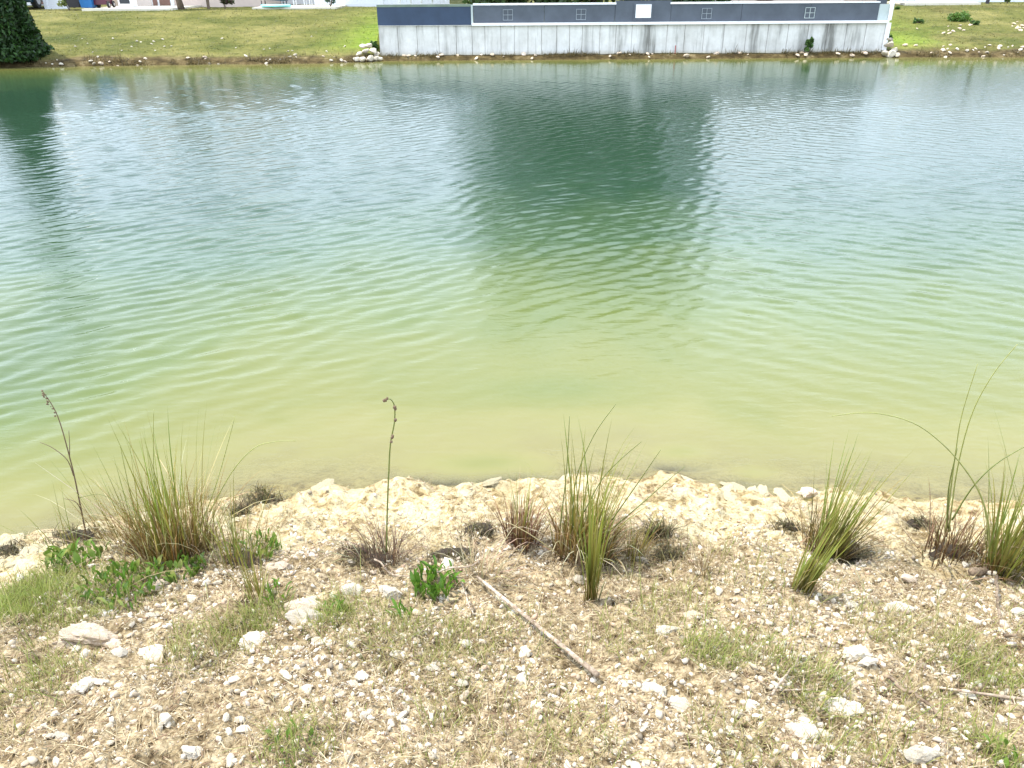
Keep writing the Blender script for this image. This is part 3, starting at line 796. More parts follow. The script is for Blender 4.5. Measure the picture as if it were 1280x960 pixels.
x, y = scatter_pts(4600, litter_w); n = len(x)
v, f, c = ribbons(x, y, rng.uniform(.02, .065, n), rng.uniform(.0012, .0022, n), rng.uniform(0, 6.28, n), rng.normal(1.42, .12, n), rng.normal(.1, .25, n),
                  pick([(.34, .26, .14), (.46, .38, .24), (.22, .15, .08), (.52, .45, .31)], n), pick([(.40, .32, .19), (.52, .45, .30), (.28, .20, .11)], n), ground_z(x, y) + .006, 3)
stuff(link('loose_straw', np_mesh('loose_straw', v, quad=f, mat=M['litter'], cols=c)), 'long thin pale straws lying over the near bank', 'straw')

# patches of short ground grass: px, py, radius px, density, green
patches = [(18, 765, 55, 1.5, 1.0), (50, 735, 40, 1.0, .9), (90, 765, 50, .5, .7), (255, 805, 55, .75, .35), (300, 790, 40, .4, .3), (130, 735, 70, .5, .7), (415, 768, 32, .8, .9), (470, 790, 55, .4, .45), (530, 800, 60, .45, .35), (590, 805, 50, .4, .3),
           (890, 815, 38, .9, .65), (790, 800, 60, .35, .3), (840, 760, 60, .3, .35), (1010, 858, 45, .7, .6), (940, 810, 40, .5, .5), (370, 930, 50, .6, .5), (1060, 930, 60, .45, .45), (1130, 800, 60, .35, .4), (1235, 830, 50, .5, .55),
           (1230, 850, 40, .4, .6), (70, 850, 40, .4, .45), (330, 770, 35, .6, .8), (560, 880, 50, .25, .3), (720, 930, 60, .25, .3), (920, 930, 60, .35, .3), (1250, 945, 30, .5, .8), (660, 790, 60, .2, .3), (1180, 900, 60, .3, .4), (30, 840, 50, .3, .4)]
gxs, gys, ggr = [], [], []
for px, py, rp, de, gr in patches:
    p = P(px, py); d = (p - Vector((0, 0, CAM_Z))).length; r = rp * d / F
    n = int(620 * de * (r / .1) ** 1.4 * .75); n = min(int(n * 1.5), 2400)
    a = rng.uniform(0, 6.28, n); q = r * np.sqrt(rng.uniform(0, 1, n)) * rng.uniform(.6, 1.15, n)
    gxs.append(p.x + q * np.cos(a)); gys.append(p.y + q * np.sin(a) * 1.25); ggr.append(np.full(n, gr))
x, y = scatter_pts(7500, lambda x, y: sstep(.45, 1.0, inland(x, y)) * sstep(.45, .62, fbm(x * 2.1, y * 2.1, 85, 4)))
gxs.append(x); gys.append(y); ggr.append(np.full(len(x), .3))
x = np.concatenate(gxs); y = np.concatenate(gys); gr = np.concatenate(ggr)
k = inland(x, y) > .15; x, y, gr = x[k], y[k], gr[k]; n = len(x)
isg = rng.uniform(0, 1, n) < gr
c0 = np.where(isg[:, None], pick([(.16, .17, .04), (.20, .19, .06)], n), pick([(.26, .20, .09), (.34, .27, .14), (.18, .12, .06)], n))
c1 = np.where(isg[:, None], pick([(.22, .28, .04), (.30, .32, .06), (.18, .25, .035)], n), pick([(.46, .38, .19), (.38, .32, .14), (.36, .34, .11)], n))
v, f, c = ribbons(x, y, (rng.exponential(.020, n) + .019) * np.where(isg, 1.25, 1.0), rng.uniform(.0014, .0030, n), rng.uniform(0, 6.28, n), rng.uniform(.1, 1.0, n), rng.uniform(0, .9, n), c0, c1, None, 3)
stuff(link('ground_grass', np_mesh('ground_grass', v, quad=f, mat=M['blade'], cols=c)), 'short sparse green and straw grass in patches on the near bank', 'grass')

# short tufted grass over the far bank
n = 52000
x = rng.uniform(-19, 24, n); y = rng.uniform(25, 35.5, n); tt = y - Yfar(x)
k = (tt > .35 + .5 * rng.uniform(0, 1, n)) & ~((x > WX0 - .05) & (x < WX1 + .2) & (y < 27.2)) & (rng.uniform(0, 1, n) < .25 + .9 * fbm(x * .9, y * 1.2, 87, 4)); x, y = x[k], y[k]; n = len(x)
lu = np.clip((np.exp(-((x - WX0) / 1.5) ** 2) + np.exp(-((x - WX1 - .4) / 1.8) ** 2)), 0, 1) * sstep(11, 3, y - Yfar(x)) > rng.uniform(0, 1, n)
gcol = np.where(lu[:, None], pick([(.15, .22, .03), (.19, .25, .035)], n), pick([(.125, .128, .035), (.155, .145, .047), (.105, .112, .027), (.185, .165, .066)], n))
v, f, c = ribbons(x, y, rng.exponential(.018, n) + .018, rng.uniform(.015, .035, n), rng.uniform(0, 6.28, n), rng.uniform(.8, 1.4, n), rng.uniform(0, .3, n), gcol * .9, gcol * 1.05, None, 2)
stuff(link('bank_grass', np_mesh('bank_grass', v, quad=f, mat=M['blade'], cols=c)), 'short dry green grass covering the far bank slope', 'grass')
# dark weeds on the waterline ledges, thickened to darken the shaded strip at the wall
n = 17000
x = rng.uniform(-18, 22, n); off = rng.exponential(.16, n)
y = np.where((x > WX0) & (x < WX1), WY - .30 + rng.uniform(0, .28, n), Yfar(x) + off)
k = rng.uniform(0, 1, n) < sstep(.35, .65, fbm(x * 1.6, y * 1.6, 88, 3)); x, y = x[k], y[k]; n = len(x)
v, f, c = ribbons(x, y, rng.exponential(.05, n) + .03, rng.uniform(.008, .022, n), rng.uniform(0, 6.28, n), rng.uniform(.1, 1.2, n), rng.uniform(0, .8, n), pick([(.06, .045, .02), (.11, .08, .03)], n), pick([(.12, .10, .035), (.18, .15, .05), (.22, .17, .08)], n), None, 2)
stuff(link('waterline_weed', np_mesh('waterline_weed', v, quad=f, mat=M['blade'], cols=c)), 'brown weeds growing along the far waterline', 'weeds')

# ------------------------------------------------------------------ grass clumps of the near shore
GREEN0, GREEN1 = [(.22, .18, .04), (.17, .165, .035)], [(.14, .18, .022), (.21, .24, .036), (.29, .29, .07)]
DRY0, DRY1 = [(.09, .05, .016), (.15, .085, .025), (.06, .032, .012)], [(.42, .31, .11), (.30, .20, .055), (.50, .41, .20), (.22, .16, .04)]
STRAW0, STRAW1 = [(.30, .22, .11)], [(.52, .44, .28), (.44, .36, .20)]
def ch(pal_): return tuple(c * random.uniform(.8, 1.2) for c in random.choice(pal_))
def clump(px, py, top, label, n_green=60, n_dry=120, rad=30, dryh=.5, bias=(0, 0), spread=.35, w=.0048, curl=.5, n_straw=14, cat='grass clump', g1=None, name='grass_clump', mound=.62, mat=False, d0=None, d1=None):
    p = P(px, py); d = (p - Vector((0, 0, CAM_Z))).length; r = rad * d / F
    H = top_at(p, top)
    t = thing(name, label, cat, p)
    def one(n, h0, h1, c0, c1, sp, ww, cu, rr=1.0, ns=6):
        mb = MB()
        for _ in range(n):
            a = random.uniform(0, 6.28); q = rr * r * math.sqrt(random.random())
            bx, by = p.x + q * math.cos(a), p.y + q * math.sin(a)
            az = a + random.gauss(0, .7) if not mat else random.uniform(0, 6.28)
            if mat: bx, by = p.x + random.gauss(0, r * .5), p.y + random.gauss(0, r * .42)
            ln = abs(random.gauss(0, sp)) * (.35 + .65 * q / (r + 1e-6))
            hx, hy = math.cos(az) * math.sin(ln) + bias[0], math.sin(az) * math.sin(ln) + bias[1]
            az, ln = math.atan2(hy, hx), math.asin(min(.95, math.hypot(hx, hy)))
            L = H * random.uniform(h0, h1) / max(.6, math.cos(ln))
            mb.blade((bx, by, float(ground_z(bx, by)) - .005), az, ln, L, ww * 1.03 * random.uniform(.6, 1.25), abs(random.gauss(cu, cu * .6)), ns, ch(c0), ch(c1), twist=random.uniform(-.6, .6))
        return mb
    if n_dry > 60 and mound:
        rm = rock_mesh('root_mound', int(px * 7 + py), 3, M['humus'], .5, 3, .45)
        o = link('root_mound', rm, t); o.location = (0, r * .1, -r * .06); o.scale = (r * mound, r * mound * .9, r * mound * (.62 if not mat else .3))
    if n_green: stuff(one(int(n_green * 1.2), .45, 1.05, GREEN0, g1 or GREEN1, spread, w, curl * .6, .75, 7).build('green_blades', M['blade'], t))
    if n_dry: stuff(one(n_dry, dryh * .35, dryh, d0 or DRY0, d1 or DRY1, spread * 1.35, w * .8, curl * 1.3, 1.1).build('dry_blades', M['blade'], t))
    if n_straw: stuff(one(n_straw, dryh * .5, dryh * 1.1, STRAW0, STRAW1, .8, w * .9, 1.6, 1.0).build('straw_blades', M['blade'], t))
    return t, p, H, d

def stalk(t, pts_px, rad0, rad1, mat, name='stem', ypush=0.0, p=None, n=6):
    """a thin stem whose joints are given as picture points, standing over p"""
    dd = p.y
    pts = []
    for i, (a, b) in enumerate(pts_px):
        x, z = at_depth(a, b, dd + ypush * i / max(1, len(pts_px) - 1)); pts.append(Vector((x, dd + ypush * i / max(1, len(pts_px) - 1), z)))
    # smooth
    fine = []
    for i in range(len(pts) - 1):
        p0 = pts[max(i - 1, 0)]; p1 = pts[i]; p2 = pts[i + 1]; p3 = pts[min(i + 2, len(pts) - 1)]
        for k in range(5):
            u = k / 5
            fine.append(.5 * ((2 * p1) + (-p0 + p2) * u + (2 * p0 - 5 * p1 + 4 * p2 - p3) * u * u + (-p0 + 3 * p1 - 3 * p2 + p3) * u ** 3))
    fine.append(pts[-1])
    m = len(fine)
    mb = MB(); mb.tube(fine, [rad0 + (rad1 - rad0) * i / (m - 1) for i in range(m)], n)
    return mb.build(name, mat, t, True), fine

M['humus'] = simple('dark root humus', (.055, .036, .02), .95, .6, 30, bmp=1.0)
M['stem_green'] = simple('green stem', (.13, .15, .035), .5, .25, 30)
M['stem_yellow'] = simple('yellow green stem', (.24, .25, .07), .5, .2, 30)
M['stem_straw'] = simple('straw stem', (.52, .46, .28), .6, .15, 30)
M['stem_brown'] = simple('brown stem', (.12, .075, .04), .7, .25, 40)

# big left clump
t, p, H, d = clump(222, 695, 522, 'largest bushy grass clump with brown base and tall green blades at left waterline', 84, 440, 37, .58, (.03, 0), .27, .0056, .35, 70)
for pts in [[(330, 625), (352, 590), (372, 550)][:0] or [(262, 640), (290, 590), (318, 560), (345, 552), (370, 551)], [(180, 680), (168, 640), (155, 580), (150, 555)], [(250, 660), (272, 600), (294, 520)], [(196, 640), (192, 580), (192, 512)]]:
    stalk(t, pts, .0024, .0010, M['stem_yellow'], 'blade', -.05, p)
t2, p2, H, d = clump(300, 705, 600, 'thin open grass tuft right of the largest clump above bright weeds', 34, 70, 34, .75, (.06, 0), .34, .0038, .4, 8)
clump(165, 690, 560, 'loose pale grass tuft on the left flank of the largest clump', 26, 70, 26, .7, (-.10, 0), .3, .0036, .4, 10)
clump(322, 745, 672, 'small green shoot tuft below the thin open tuft by the flat white rock', 20, 16, 14, .5, (0, 0), .25, .0045, .3, 2)
# tall stem at the far left
p = P(112, 690); t = thing('reed_stem', 'tall thin brown stem with side twigs and seed head at the far left', 'plant', p)
stalk(t, [(112, 690), (105, 655), (96, 610), (88, 575), (72, 520), (54, 490)], .0042, .0016, M['stem_brown'], 'stem', 0, p)
stalk(t, [(92, 595), (84, 575), (66, 560), (50, 553)], .0022, .0009, M['stem_brown'], 'twig', 0, p)
stalk(t, [(87, 573), (87, 555), (86, 538)], .0022, .0009, M['stem_brown'], 'twig', 0, p)
stalk(t, [(103, 642), (95, 628), (80, 623)], .0022, .0009, M['stem_brown'], 'twig', 0, p)
stalk(t, [(100, 622), (125, 618), (150, 630)], .0014, .0007, M['stem_green'], 'twig', 0, p)
mb = MB()
for _ in range(26):
    u = random.random(); a, b = 54 + 17 * u * u + random.gauss(0, 1.3), 489 + 28 * u + random.gauss(0, 1)
    x, z = at_depth(a, b, p.y); r = random.uniform(.002, .0045)
    mb.add(ICO * r + np.array([x, p.y + random.gauss(0, .004), z]), [tuple(q) for q in ICF])
mb.build('seed_head', M['stem_brown'], t)
clump(88, 700, 615, 'few thin green blades around the foot of the tall brown stem', 12, 14, 18, .6, (-.05, 0), .4, .003, .5, 2)
# dead tuft with the curled stalk
t, p, H, d = clump(478, 700, 655, 'low dead brown tuft carrying one tall curled stalk left of centre', 0, 170, 22, 1.1, (-.04, 0), .55, .0042, .9, 26, d0=[(.07, .045, .03), (.10, .06, .035)], d1=[(.22, .14, .08), (.30, .22, .13), (.12, .07, .04)])
stalk(t, [(483, 690), (484, 640), (486, 590), (488, 555), (493, 528), (493, 508), (488, 499), (481, 500)], .0032, .0018, M['stem_green'], 'stem', -.04, p)
mb = MB()
for a, b in [(482, 500), (484, 498), (480, 501), (493, 509), (494, 525), (490, 547), (491, 545), (494, 511), (489, 552)]:
    x, z = at_depth(a, b, p.y - .04); r = random.uniform(.004, .007)
    mb.add(ICO * np.array([r, r, r * 1.3]) * (1 + .2 * np.random.default_rng(a).normal(size=(12, 1))) + np.array([x, p.y - .04, z]), [tuple(q) for q in ICF])
mb.build('seed_head', M['stem_brown'], t)
stalk(t, [(470, 690), (471, 640), (472, 605)], .0012, .0006, M['stem_straw'], 'twig', -.02, p)
# maroon tuft
clump(652, 678, 575, 'maroon brown dead tuft with pale tips left of the central clump', 14, 190, 17, .66, (.04, 0), .25, .0048, .45, 22, d0=[(.07, .025, .02), (.10, .04, .028)], d1=[(.28, .15, .07), (.40, .30, .14), (.14, .06, .035)])
# central clump
t, p, H, d = clump(730, 692, 540, 'large central grass clump of tall arching green blades over brown base', 72, 430, 33, .46, (.075, 0), .24, .0062, .55, 70)
for pts in [[(715, 660), (720, 600), (742, 545), (770, 505)], [(745, 670), (770, 620), (800, 570), (845, 560)][:0] or [(748, 675), (790, 640), (830, 605), (856, 583)], [(700, 660), (708, 590), (712, 520)], [(730, 640), (752, 600), (775, 575), (802, 552)], [(765, 650), (800, 600), (826, 562)]]:
    stalk(t, pts, .0028, .0010, M['stem_green'], 'blade', -.06, p)
clump(740, 750, 612, 'slim bright green shoot standing in front of the central clump', 34, 10, 9, .35, (.015, 0), .17, .0075, .25, 0)
clump(795, 700, 640, 'small brown tuft on the right flank of the central clump', 12, 60, 13, .8, (.10, 0), .3, .004, .6, 6)
# leaning clump on the right
t, p, H, d = clump(1030, 692, 560, 'right of centre grass clump leaning right with dark green blades', 80, 160, 22, .55, (.17, 0), .24, .0056, .45, 16, d1=[(.16, .13, .04), (.28, .21, .08), (.12, .09, .03)])
clump(1000, 738, 655, 'small leaning green tuft rooted just in front of the leaning clump', 60, 30, 14, .5, (.24, 0), .16, .0058, .3, 4)
# dark tuft with arching blades at right
t, p, H, d = clump(1188, 692, 628, 'dark brown dead tuft with long arching blades near the right edge', 6, 170, 27, 1.0, (.02, 0), .42, .0056, .5, 12, d0=[(.05, .026, .014), (.085, .045, .02)], d1=[(.22, .13, .06), (.14, .075, .03), (.34, .25, .12)])
for pts, mt, r0 in [([(1182, 665), (1188, 615), (1194, 570), (1202, 520), (1222, 455)], 'stem_yellow', .0040), ([(1186, 665), (1196, 590), (1214, 520), (1240, 470), (1272, 430)], 'stem_yellow', .0034), ([(1190, 650), (1215, 610), (1245, 580), (1285, 556)], 'stem_green', .0038),
                ([(1184, 660), (1186, 610), (1197, 560)], 'stem_green', .005)]:
    stalk(t, pts, r0, .0012, M[mt], 'blade', -.05, p)
stalk(t, [(1175, 705), (1180, 690), (1183, 672)], .004, .003, M['stem_straw'], 'twig', 0, p)
t, p, H, d = clump(1250, 714, 575, 'yellow green grass clump cut by the right edge of the view', 90, 70, 22, .4, (.11, 0), .34, .0066, .5, 14, g1=[(.19, .23, .04), (.25, .27, .07), (.13, .18, .03)])
stalk(t, [(1236, 700), (1236, 660), (1226, 620), (1205, 585), (1176, 553), (1140, 528), (1090, 516), (1040, 520)], .0042, .0012, M['stem_yellow'], 'blade', -.06, p)
clump(1300, 725, 560, 'tall green tuft mostly outside the right edge of the view', 60, 40, 22, .4, (0, 0), .4, .006, .5, 6)
# dry sprigs and small tufts
clump(880, 716, 672, 'tiny dry brown sprig alone on the sand between two clumps', 0, 34, 6, 1.0, (.03, 0), .45, .003, .4, 3, cat='dry plant', name='dry_sprig')
clump(610, 722, 690, 'pale straw fan lying flat on gravel left of the central clump', 0, 0, 26, 1.6, (.3, .1), .9, .004, .5, 70, cat='dry grass', name='dry_straw')
DK0, DK1 = [(.03, .02, .008), (.05, .036, .012)], [(.09, .075, .02), (.15, .11, .04), (.055, .04, .015), (.12, .11, .03)]
for px, py, rad, top, lab in [(328, 625, 22, 606, 'dark brown weed mat on the water edge right of the largest clump'), (300, 640, 16, 625, 'lower dark weed mat touching the largest clump'), (566, 699, 34, 686, 'flat dark mossy mat above the leafy green weed'), (822, 668, 20, 640, 'upper dark mossy sprig mat right of the central clump'),
                              (836, 694, 18, 676, 'lower dark mossy sprig mat right of the central clump'), (1058, 694, 24, 672, 'dark mat of dead stems at the foot of the leaning clump'), (1150, 655, 16, 643, 'small dark weed lump left of the dead tuft at right'), (985, 660, 18, 648, 'small brown weed mat left of the leaning clump'),
                              (600, 662, 22, 648, 'thin brown weed mat on sand left of the maroon tuft'), (445, 690, 18, 676, 'brown root mat left of the curled stalk tuft'), (95, 672, 26, 655, 'brown weed mat on the water edge at far left'), (10, 690, 22, 678, 'dark weed mat at the left edge of the view')]:
    clump(px, py, top, lab, 0, int(16 * rad), rad, .9, (0, 0), .9, .0042, 1.5, 0, mound=.62, mat=True, cat='weed mat', name='weed_mat', d0=DK0, d1=DK1)

# leafy weeds: each leaf its own part, sharing a few leaf meshes
def leaf_mesh(seed, c, long=1.0):
    rr = random.Random(seed); mb = MB(); n = 5; vs, cs = [], []
    for i in range(n + 1):
        u = i / n; w = .30 * math.sin(math.pi * min(1, u * .93 + .05)) ** .8 / long; z = .25 * math.sin(u * 2.2) + rr.uniform(-.02, .02)
        vs += [(-w, u, z + .10), (0, u, z), (w, u, z + .10)]; cs += [tuple(k * rr.uniform(.9, 1.1) for k in c) + (1,)] * 3
    fs = []
    for i in range(n):
        fs += [(3 * i, 3 * i + 1, 3 * i + 4, 3 * i + 3), (3 * i + 1, 3 * i + 2, 3 * i + 5, 3 * i + 4)]
    mb.add(vs, fs, cs); return mb.mesh('leaf', M['leaf'], True)
LV = [leaf_mesh(i, c, 1.35) for i, c in enumerate([(.13, .21, .03), (.19, .26, .045), (.09, .15, .025), (.26, .28, .07)])]
LN = [leaf_mesh(20 + i, c, 2.4) for i, c in enumerate([(.12, .22, .02), (.16, .26, .03), (.09, .17, .02)])]
def weed(px, py, rad, n, size, lab, meshes=LV, up=(.5, 1.2)):
    p = P(px, py); d = (p - Vector((0, 0, CAM_Z))).length; r = rad * d / F
    t = thing('leafy_weed', lab, 'weed', p)
    mb = MB()
    for k in range(n):
        a = random.uniform(0, 6.28); q = r * math.sqrt(random.random()); x, y = q * math.cos(a), q * math.sin(a)
        s = size * (.66 if meshes is LV else .62) * d / F * random.uniform(.55, 1.25); z = float(ground_z(p.x + x, p.y + y)) - p.z + random.uniform(.003, .035)
        o = bpy.data.objects.new('leaf', random.choice(meshes if random.random() < .6 else LN)); col.objects.link(o); o.parent = t
        o.location = (x, y, z); o.scale = (s, s, s); o.rotation_euler = (random.uniform(*up), random.uniform(-.3, .3), random.uniform(0, 6.28))
        mb.tube([(x * .6, y * .6, float(ground_z(p.x + x * .6, p.y + y * .6)) - p.z - .004), (x, y, z)], .0011, 4)
    stuff(mb.build('stems', M['stem_green'], t)).location = (0, 0, 0)
    return t
weed(98, 706, 30, 70, 19, 'broad leaved green weed around the foot of the tall brown stem')
weed(150, 728, 42, 110, 19, 'low spreading green weed between the left stem and largest clump')
weed(225, 716, 30, 64, 20, 'green weed with upright leaves under the largest clump')
weed(140, 765, 9, 4, 22, 'single bright broad leaf seedling below the low spreading weed')
weed(318, 690, 32, 70, 16, 'bright green leafy weed at the right foot of the largest clump')
weed(175, 752, 30, 22, 14, 'small leaved weed lower edge of the left green patch')
weed(540, 742, 24, 52, 30, 'bright green leafy weed with upright long leaves left of the stick', LN, (.7, 1.35))
weed(556, 727, 22, 22, 24, 'small green leaves behind the bright upright leafy weed', LN, (.3, 1.0))
weed(502, 770, 14, 14, 20, 'small green seedling left below the bright upright leafy weed', LN, (.5, 1.3))
weed(345, 752, 18, 16, 18, 'green seedling left of the flat long white rock', LN, (.5, 1.3))
weed(420, 765, 16, 14, 18, 'green seedling right of the flat long white rock', LN, (.4, 1.2))
weed(365, 935, 30, 26, 13, 'low creeping weed at the bottom edge left of centre')
weed(1250, 948, 18, 14, 16, 'bright weed in the bottom right corner')

# ------------------------------------------------------------------ sticks
def stick(pts, w0, w1, lab, mat='stick', name='stick', lift=.004):
    ps = []
    for i in range(len(pts) - 1):
        for k in range(8):
            u = k / 8; ps.append((pts[i][0] * (1 - u) + pts[i + 1][0] * u, pts[i][1] * (1 - u) + pts[i + 1][1] * u))
    ps.append(pts[-1])
    q = []
    m = len(ps)
    for i, (a, b) in enumerate(ps):
        g = P(a, b); d = (g - Vector((0, 0, CAM_Z))).length; q.append((g, .5 * (w0 + (w1 - w0) * i / (m - 1)) * d / F))
    za, zb = q[0][0].z + q[0][1], q[-1][0].z + q[-1][1]
    if len(pts) == 2: q = [(Vector((q[0][0].x + (q[-1][0].x - q[0][0].x) * i / (m - 1), q[0][0].y + (q[-1][0].y - q[0][0].y) * i / (m - 1), g.z)), r) for i, (g, r) in enumerate(q)]
    hump = max(0, max(g.z - (za + (zb - za) * i / (m - 1)) for i, (g, r) in enumerate(q)))
    pp = [Vector((g.x + random.gauss(0, r * .04), g.y, za + (zb - za) * i / (m - 1) + hump * .8 + lift)) for i, (g, r) in enumerate(q)]
    mb = MB(); mb.tube(pp, [r * random.uniform(.85, 1.15) for g, r in q], 9)
    return tag(mb.build(name, M[mat], None, True), lab, 'stick')
stick([(597, 731), (746, 856)], 3.4, 6.2, 'long dry peeling stick lying diagonally on gravel in the centre foreground')
stick([(1170, 862), (1285, 879)], 2.5, 4, 'grey brown stick running out of the right edge on the lower slope')
stick([(1105, 848), (1130, 868), (1150, 884), (1176, 902)], 4, 3, 'dark thin twig left below the grey brown stick at right', 'twig', 'twig')
stick([(1240, 736), (1246, 770), (1262, 812)], 3, 3, 'thin dark root running downhill from the right edge clump', 'twig', 'twig')
stick([(962, 882), (980, 852), (1002, 822)], 3, 2, 'bent straw stalk left of the yellow grass at lower right', 'stick', 'straw_stalk', .01)
stick([(970, 866), (1015, 864)], 2, 2, 'short horizontal straw stalk near the lower right grass', 'stick', 'straw_stalk')
stick([(470, 718), (530, 722), (600, 720)], 2, 2, 'thin pale straw lying level above the leafy weed', 'stick', 'straw_stalk', .012)
stick([(575, 728), (583, 752), (592, 770)], 1.5, 1.2, 'small pale curved straw right of the bright leafy weed', 'stick', 'straw_stalk')
stick([(1210, 730), (1232, 712), (1240, 700)], 9, 6, 'short dark broken stem base between the two right clumps', 'twig', 'broken_stem')

# ------------------------------------------------------------------ trees and shrubs beyond the water
def crown(n, fn, size, pal_, droop=0.0):
    pts = fn(n); n = len(pts)
    c = np.array(pal_)[rng.integers(0, len(pal_), n)] * rng.uniform(.75, 1.25, (n, 1))
    rot = rand_rot(n); s = size * rng.uniform(.6, 1.3, n)
    q = np.array([[-.5, 0, 0], [0, -.22, .05], [.5, 0, 0], [0, .22, .05]])
    v = np.einsum('nij,kj->nki', rot, q) * s[:, None, None] * 2 + pts[:, None, :]
    f = (np.array([0, 1, 2, 3])[None] + (np.arange(n) * 4)[:, None])
    return np_mesh('crown', v.reshape(-1, 3), quad=f, mat=M['crown'], cols=np.repeat(c, 4, 0))
def blobs(cs, n):
    """points in the outer half of many overlapping lumps"""
    cs = np.array(cs); w = cs[:, 3] ** 2; k = rng.choice(len(cs), n, p=w / w.sum())
    d = rng.normal(size=(n, 3)); d /= np.linalg.norm(d, axis=1)[:, None]
    return cs[k, :3] + d * (cs[k, 3] * rng.uniform(.45, 1.05, n))[:, None] * np.array([1, 1, .8])
def broad_tree(cx, cy, h, rw, lab, n=15000, low=.3, grp=None):
    z0 = float(ground_z(cx, cy)); t = thing('shade_tree', lab, 'tree', (cx, cy, z0), grp)
    mb = MB()
    mb.tube([(cx, cy, z0 - .1), (cx + .05, cy, z0 + 1), (cx - .05, cy, z0 + h * .45), (cx + .1, cy, z0 + h * .8)], [.26, .2, .15, .05], 10)
    for k in range(7):
        a = k * .9; b = z0 + 1 + h * .07 * k
        mb.tube([(cx, cy, b), (cx + math.cos(a) * rw * .45, cy + math.sin(a) * rw * .45, b + h * .1), (cx + math.cos(a) * rw * .8, cy + math.sin(a) * rw * .8, b + h * .14)], [.09, .06, .02], 6)
    mb.build('trunk', M['bark'], t, True)
    rr = random.Random(int(cx * 100))
    cs = []
    for k in range(64):
        u = rr.random(); zz = z0 + low + (h - low) * u; wd = rw * (.55 + .5 * math.sin(math.pi * min(1, u * .9 + .12))) * (1 - .5 * max(0, u - .7) / .3)
        a = rr.uniform(0, 6.28); q = wd * math.sqrt(rr.random()) * .85
        cs.append((cx + q * math.cos(a), cy + q * math.sin(a) * .8, zz, rr.uniform(.6, 1.15)))
    o = link('crown', crown(n, lambda m: blobs(cs, m), .15, [(.055, .095, .025), (.04, .075, .02), (.075, .12, .03), (.05, .08, .03)]), t); return t
tx = lambda px, Yd: at_depth(px, 5, Yd)[0]
broad_tree(tx(650, 31.5), 31.5, 7.8, 2.6, 'broad dark green tree behind the fence left of the white board')
broad_tree(tx(745, 32.0), 32.0, 8.4, 2.8, 'tall dark green tree straight behind the white board of the fence')
broad_tree(tx(840, 31.7), 31.7, 8.0, 2.5, 'dark green tree behind the fence right of the white board')
# conifer at the left edge
def conifer(px, Yd, h, rw, lab):
    cx = at_depth(px, 70, Yd)[0]; z0 = max(.05, float(ground_z(cx, Yd))); t = thing('cedar_tree', lab, 'tree', (cx, Yd, z0))
    mb = MB(); mb.tube([(cx, Yd, z0 - .2), (cx, Yd, z0 + h * .9)], [.14, .03], 8); mb.build('trunk', M['bark'], t, True)
    def fn(n):
        u = rng.uniform(0, 1, n) ** 1.5; a = rng.uniform(0, 6.28, n)
        rr = rw * (1 - u * .86) * (.80 + .35 * vn(a * 2.2 + 40 * (u > 2), u * 9, 5)) * np.sqrt(rng.uniform(.35, 1, n)) * np.where(u < .04, .85, 1)
        return np.stack([cx + rr * np.cos(a), Yd + rr * np.sin(a), z0 + u * h], -1)
    link('crown', crown(30000, fn, .075, [(.016, .042, .009), (.024, .06, .013), (.035, .085, .016), (.02, .036, .011)]), t)
conifer(8, 25.6, 5.0, 1.32, 'dense dark green conical evergreen at the left far water edge')
# small bushes
def bush(px, py, Yd, r, h, lab, n=500, pal_=((.05, .11, .02), (.08, .15, .03), (.035, .075, .02)), z=None, name='bush', sz=.05):
    cx = at_depth(px, py, Yd)[0]; z0 = float(ground_z(cx, Yd)) if z is None else z
    t = thing(name, lab, 'bush', (cx, Yd, z0))
    mb = MB()
    for k in range(4): mb.tube([(cx, Yd, z0 - .03), (cx + random.gauss(0, r * .4), Yd, z0 + h * .6)], [.015, .006], 5)
    mb.build('stem', M['bark'], t)
    cs = [(cx + random.gauss(0, r * .45), Yd + random.gauss(0, r * .3), z0 + h * (.25 + .65 * random.random()), r * .45) for _ in range(9)]
    link('crown', crown(n, lambda m: blobs(cs, m), sz, pal_), t)
bush(1011, 65, WY - .14, .14, .46, 'small dark green bush growing against the concrete wall foot', 420)
bush(1199, 24, 30.6, .42, .22, 'low bright green shrub on the right far bank', 700, ((.07, .14, .02), (.10, .19, .03)))
bush(1148, 25, 30.4, .14, .12, 'tiny dark weed tuft on the right bank near the wall', 160)
bush(1218, 33, 29.9, .14, .10, 'tiny dark weed tuft below the low bright shrub', 160)
bush(1122, 10, 33.0, .12, .09, 'tiny dark tuft on the crest of the right bank', 120)
bush(1114, 22, 27.6, .16, .34, 'small green shrub beside the right end of the wall', 240)
bush(468, 52, 26.6, .12, .34, 'thin green shrub beside the left end of the wall', 200)
mb = MB(); xx = wall_x(845); mb.tube([(xx, WY - .1, .02), (xx + .01, WY - .08, .36)], .013, 6)
tag(mb.build('red_rod', M['red']), 'short red rod standing at the concrete wall foot', 'rod')

# ------------------------------------------------------------------ things beyond the bank crest
GZ = 1.2
def X_at(px, Yd): return at_depth(px, 8, Yd)[0]
mb = MB(); mb.box(X_at(118, 35), X_at(228, 35), 33.9, 37.2, 1.0, GZ + .06); struct(mb.build('driveway', M['drive']))
mb = MB(); mb.box(X_at(1120, 35), X_at(1212, 35), 34.2, 36.2, 1.0, GZ + .05); struct(mb.build('patio_slab', M['drive']))
mb = MB(); mb.box(X_at(322, 35), X_at(425, 35), 34.2, 37.0, 1.0, GZ + .05); struct(mb.build('terrace', M['drive']))
mb = MB(); mb.box(-60, 60, 52, 58, .9, GZ + .03); struct(mb.build('road', M['road']))

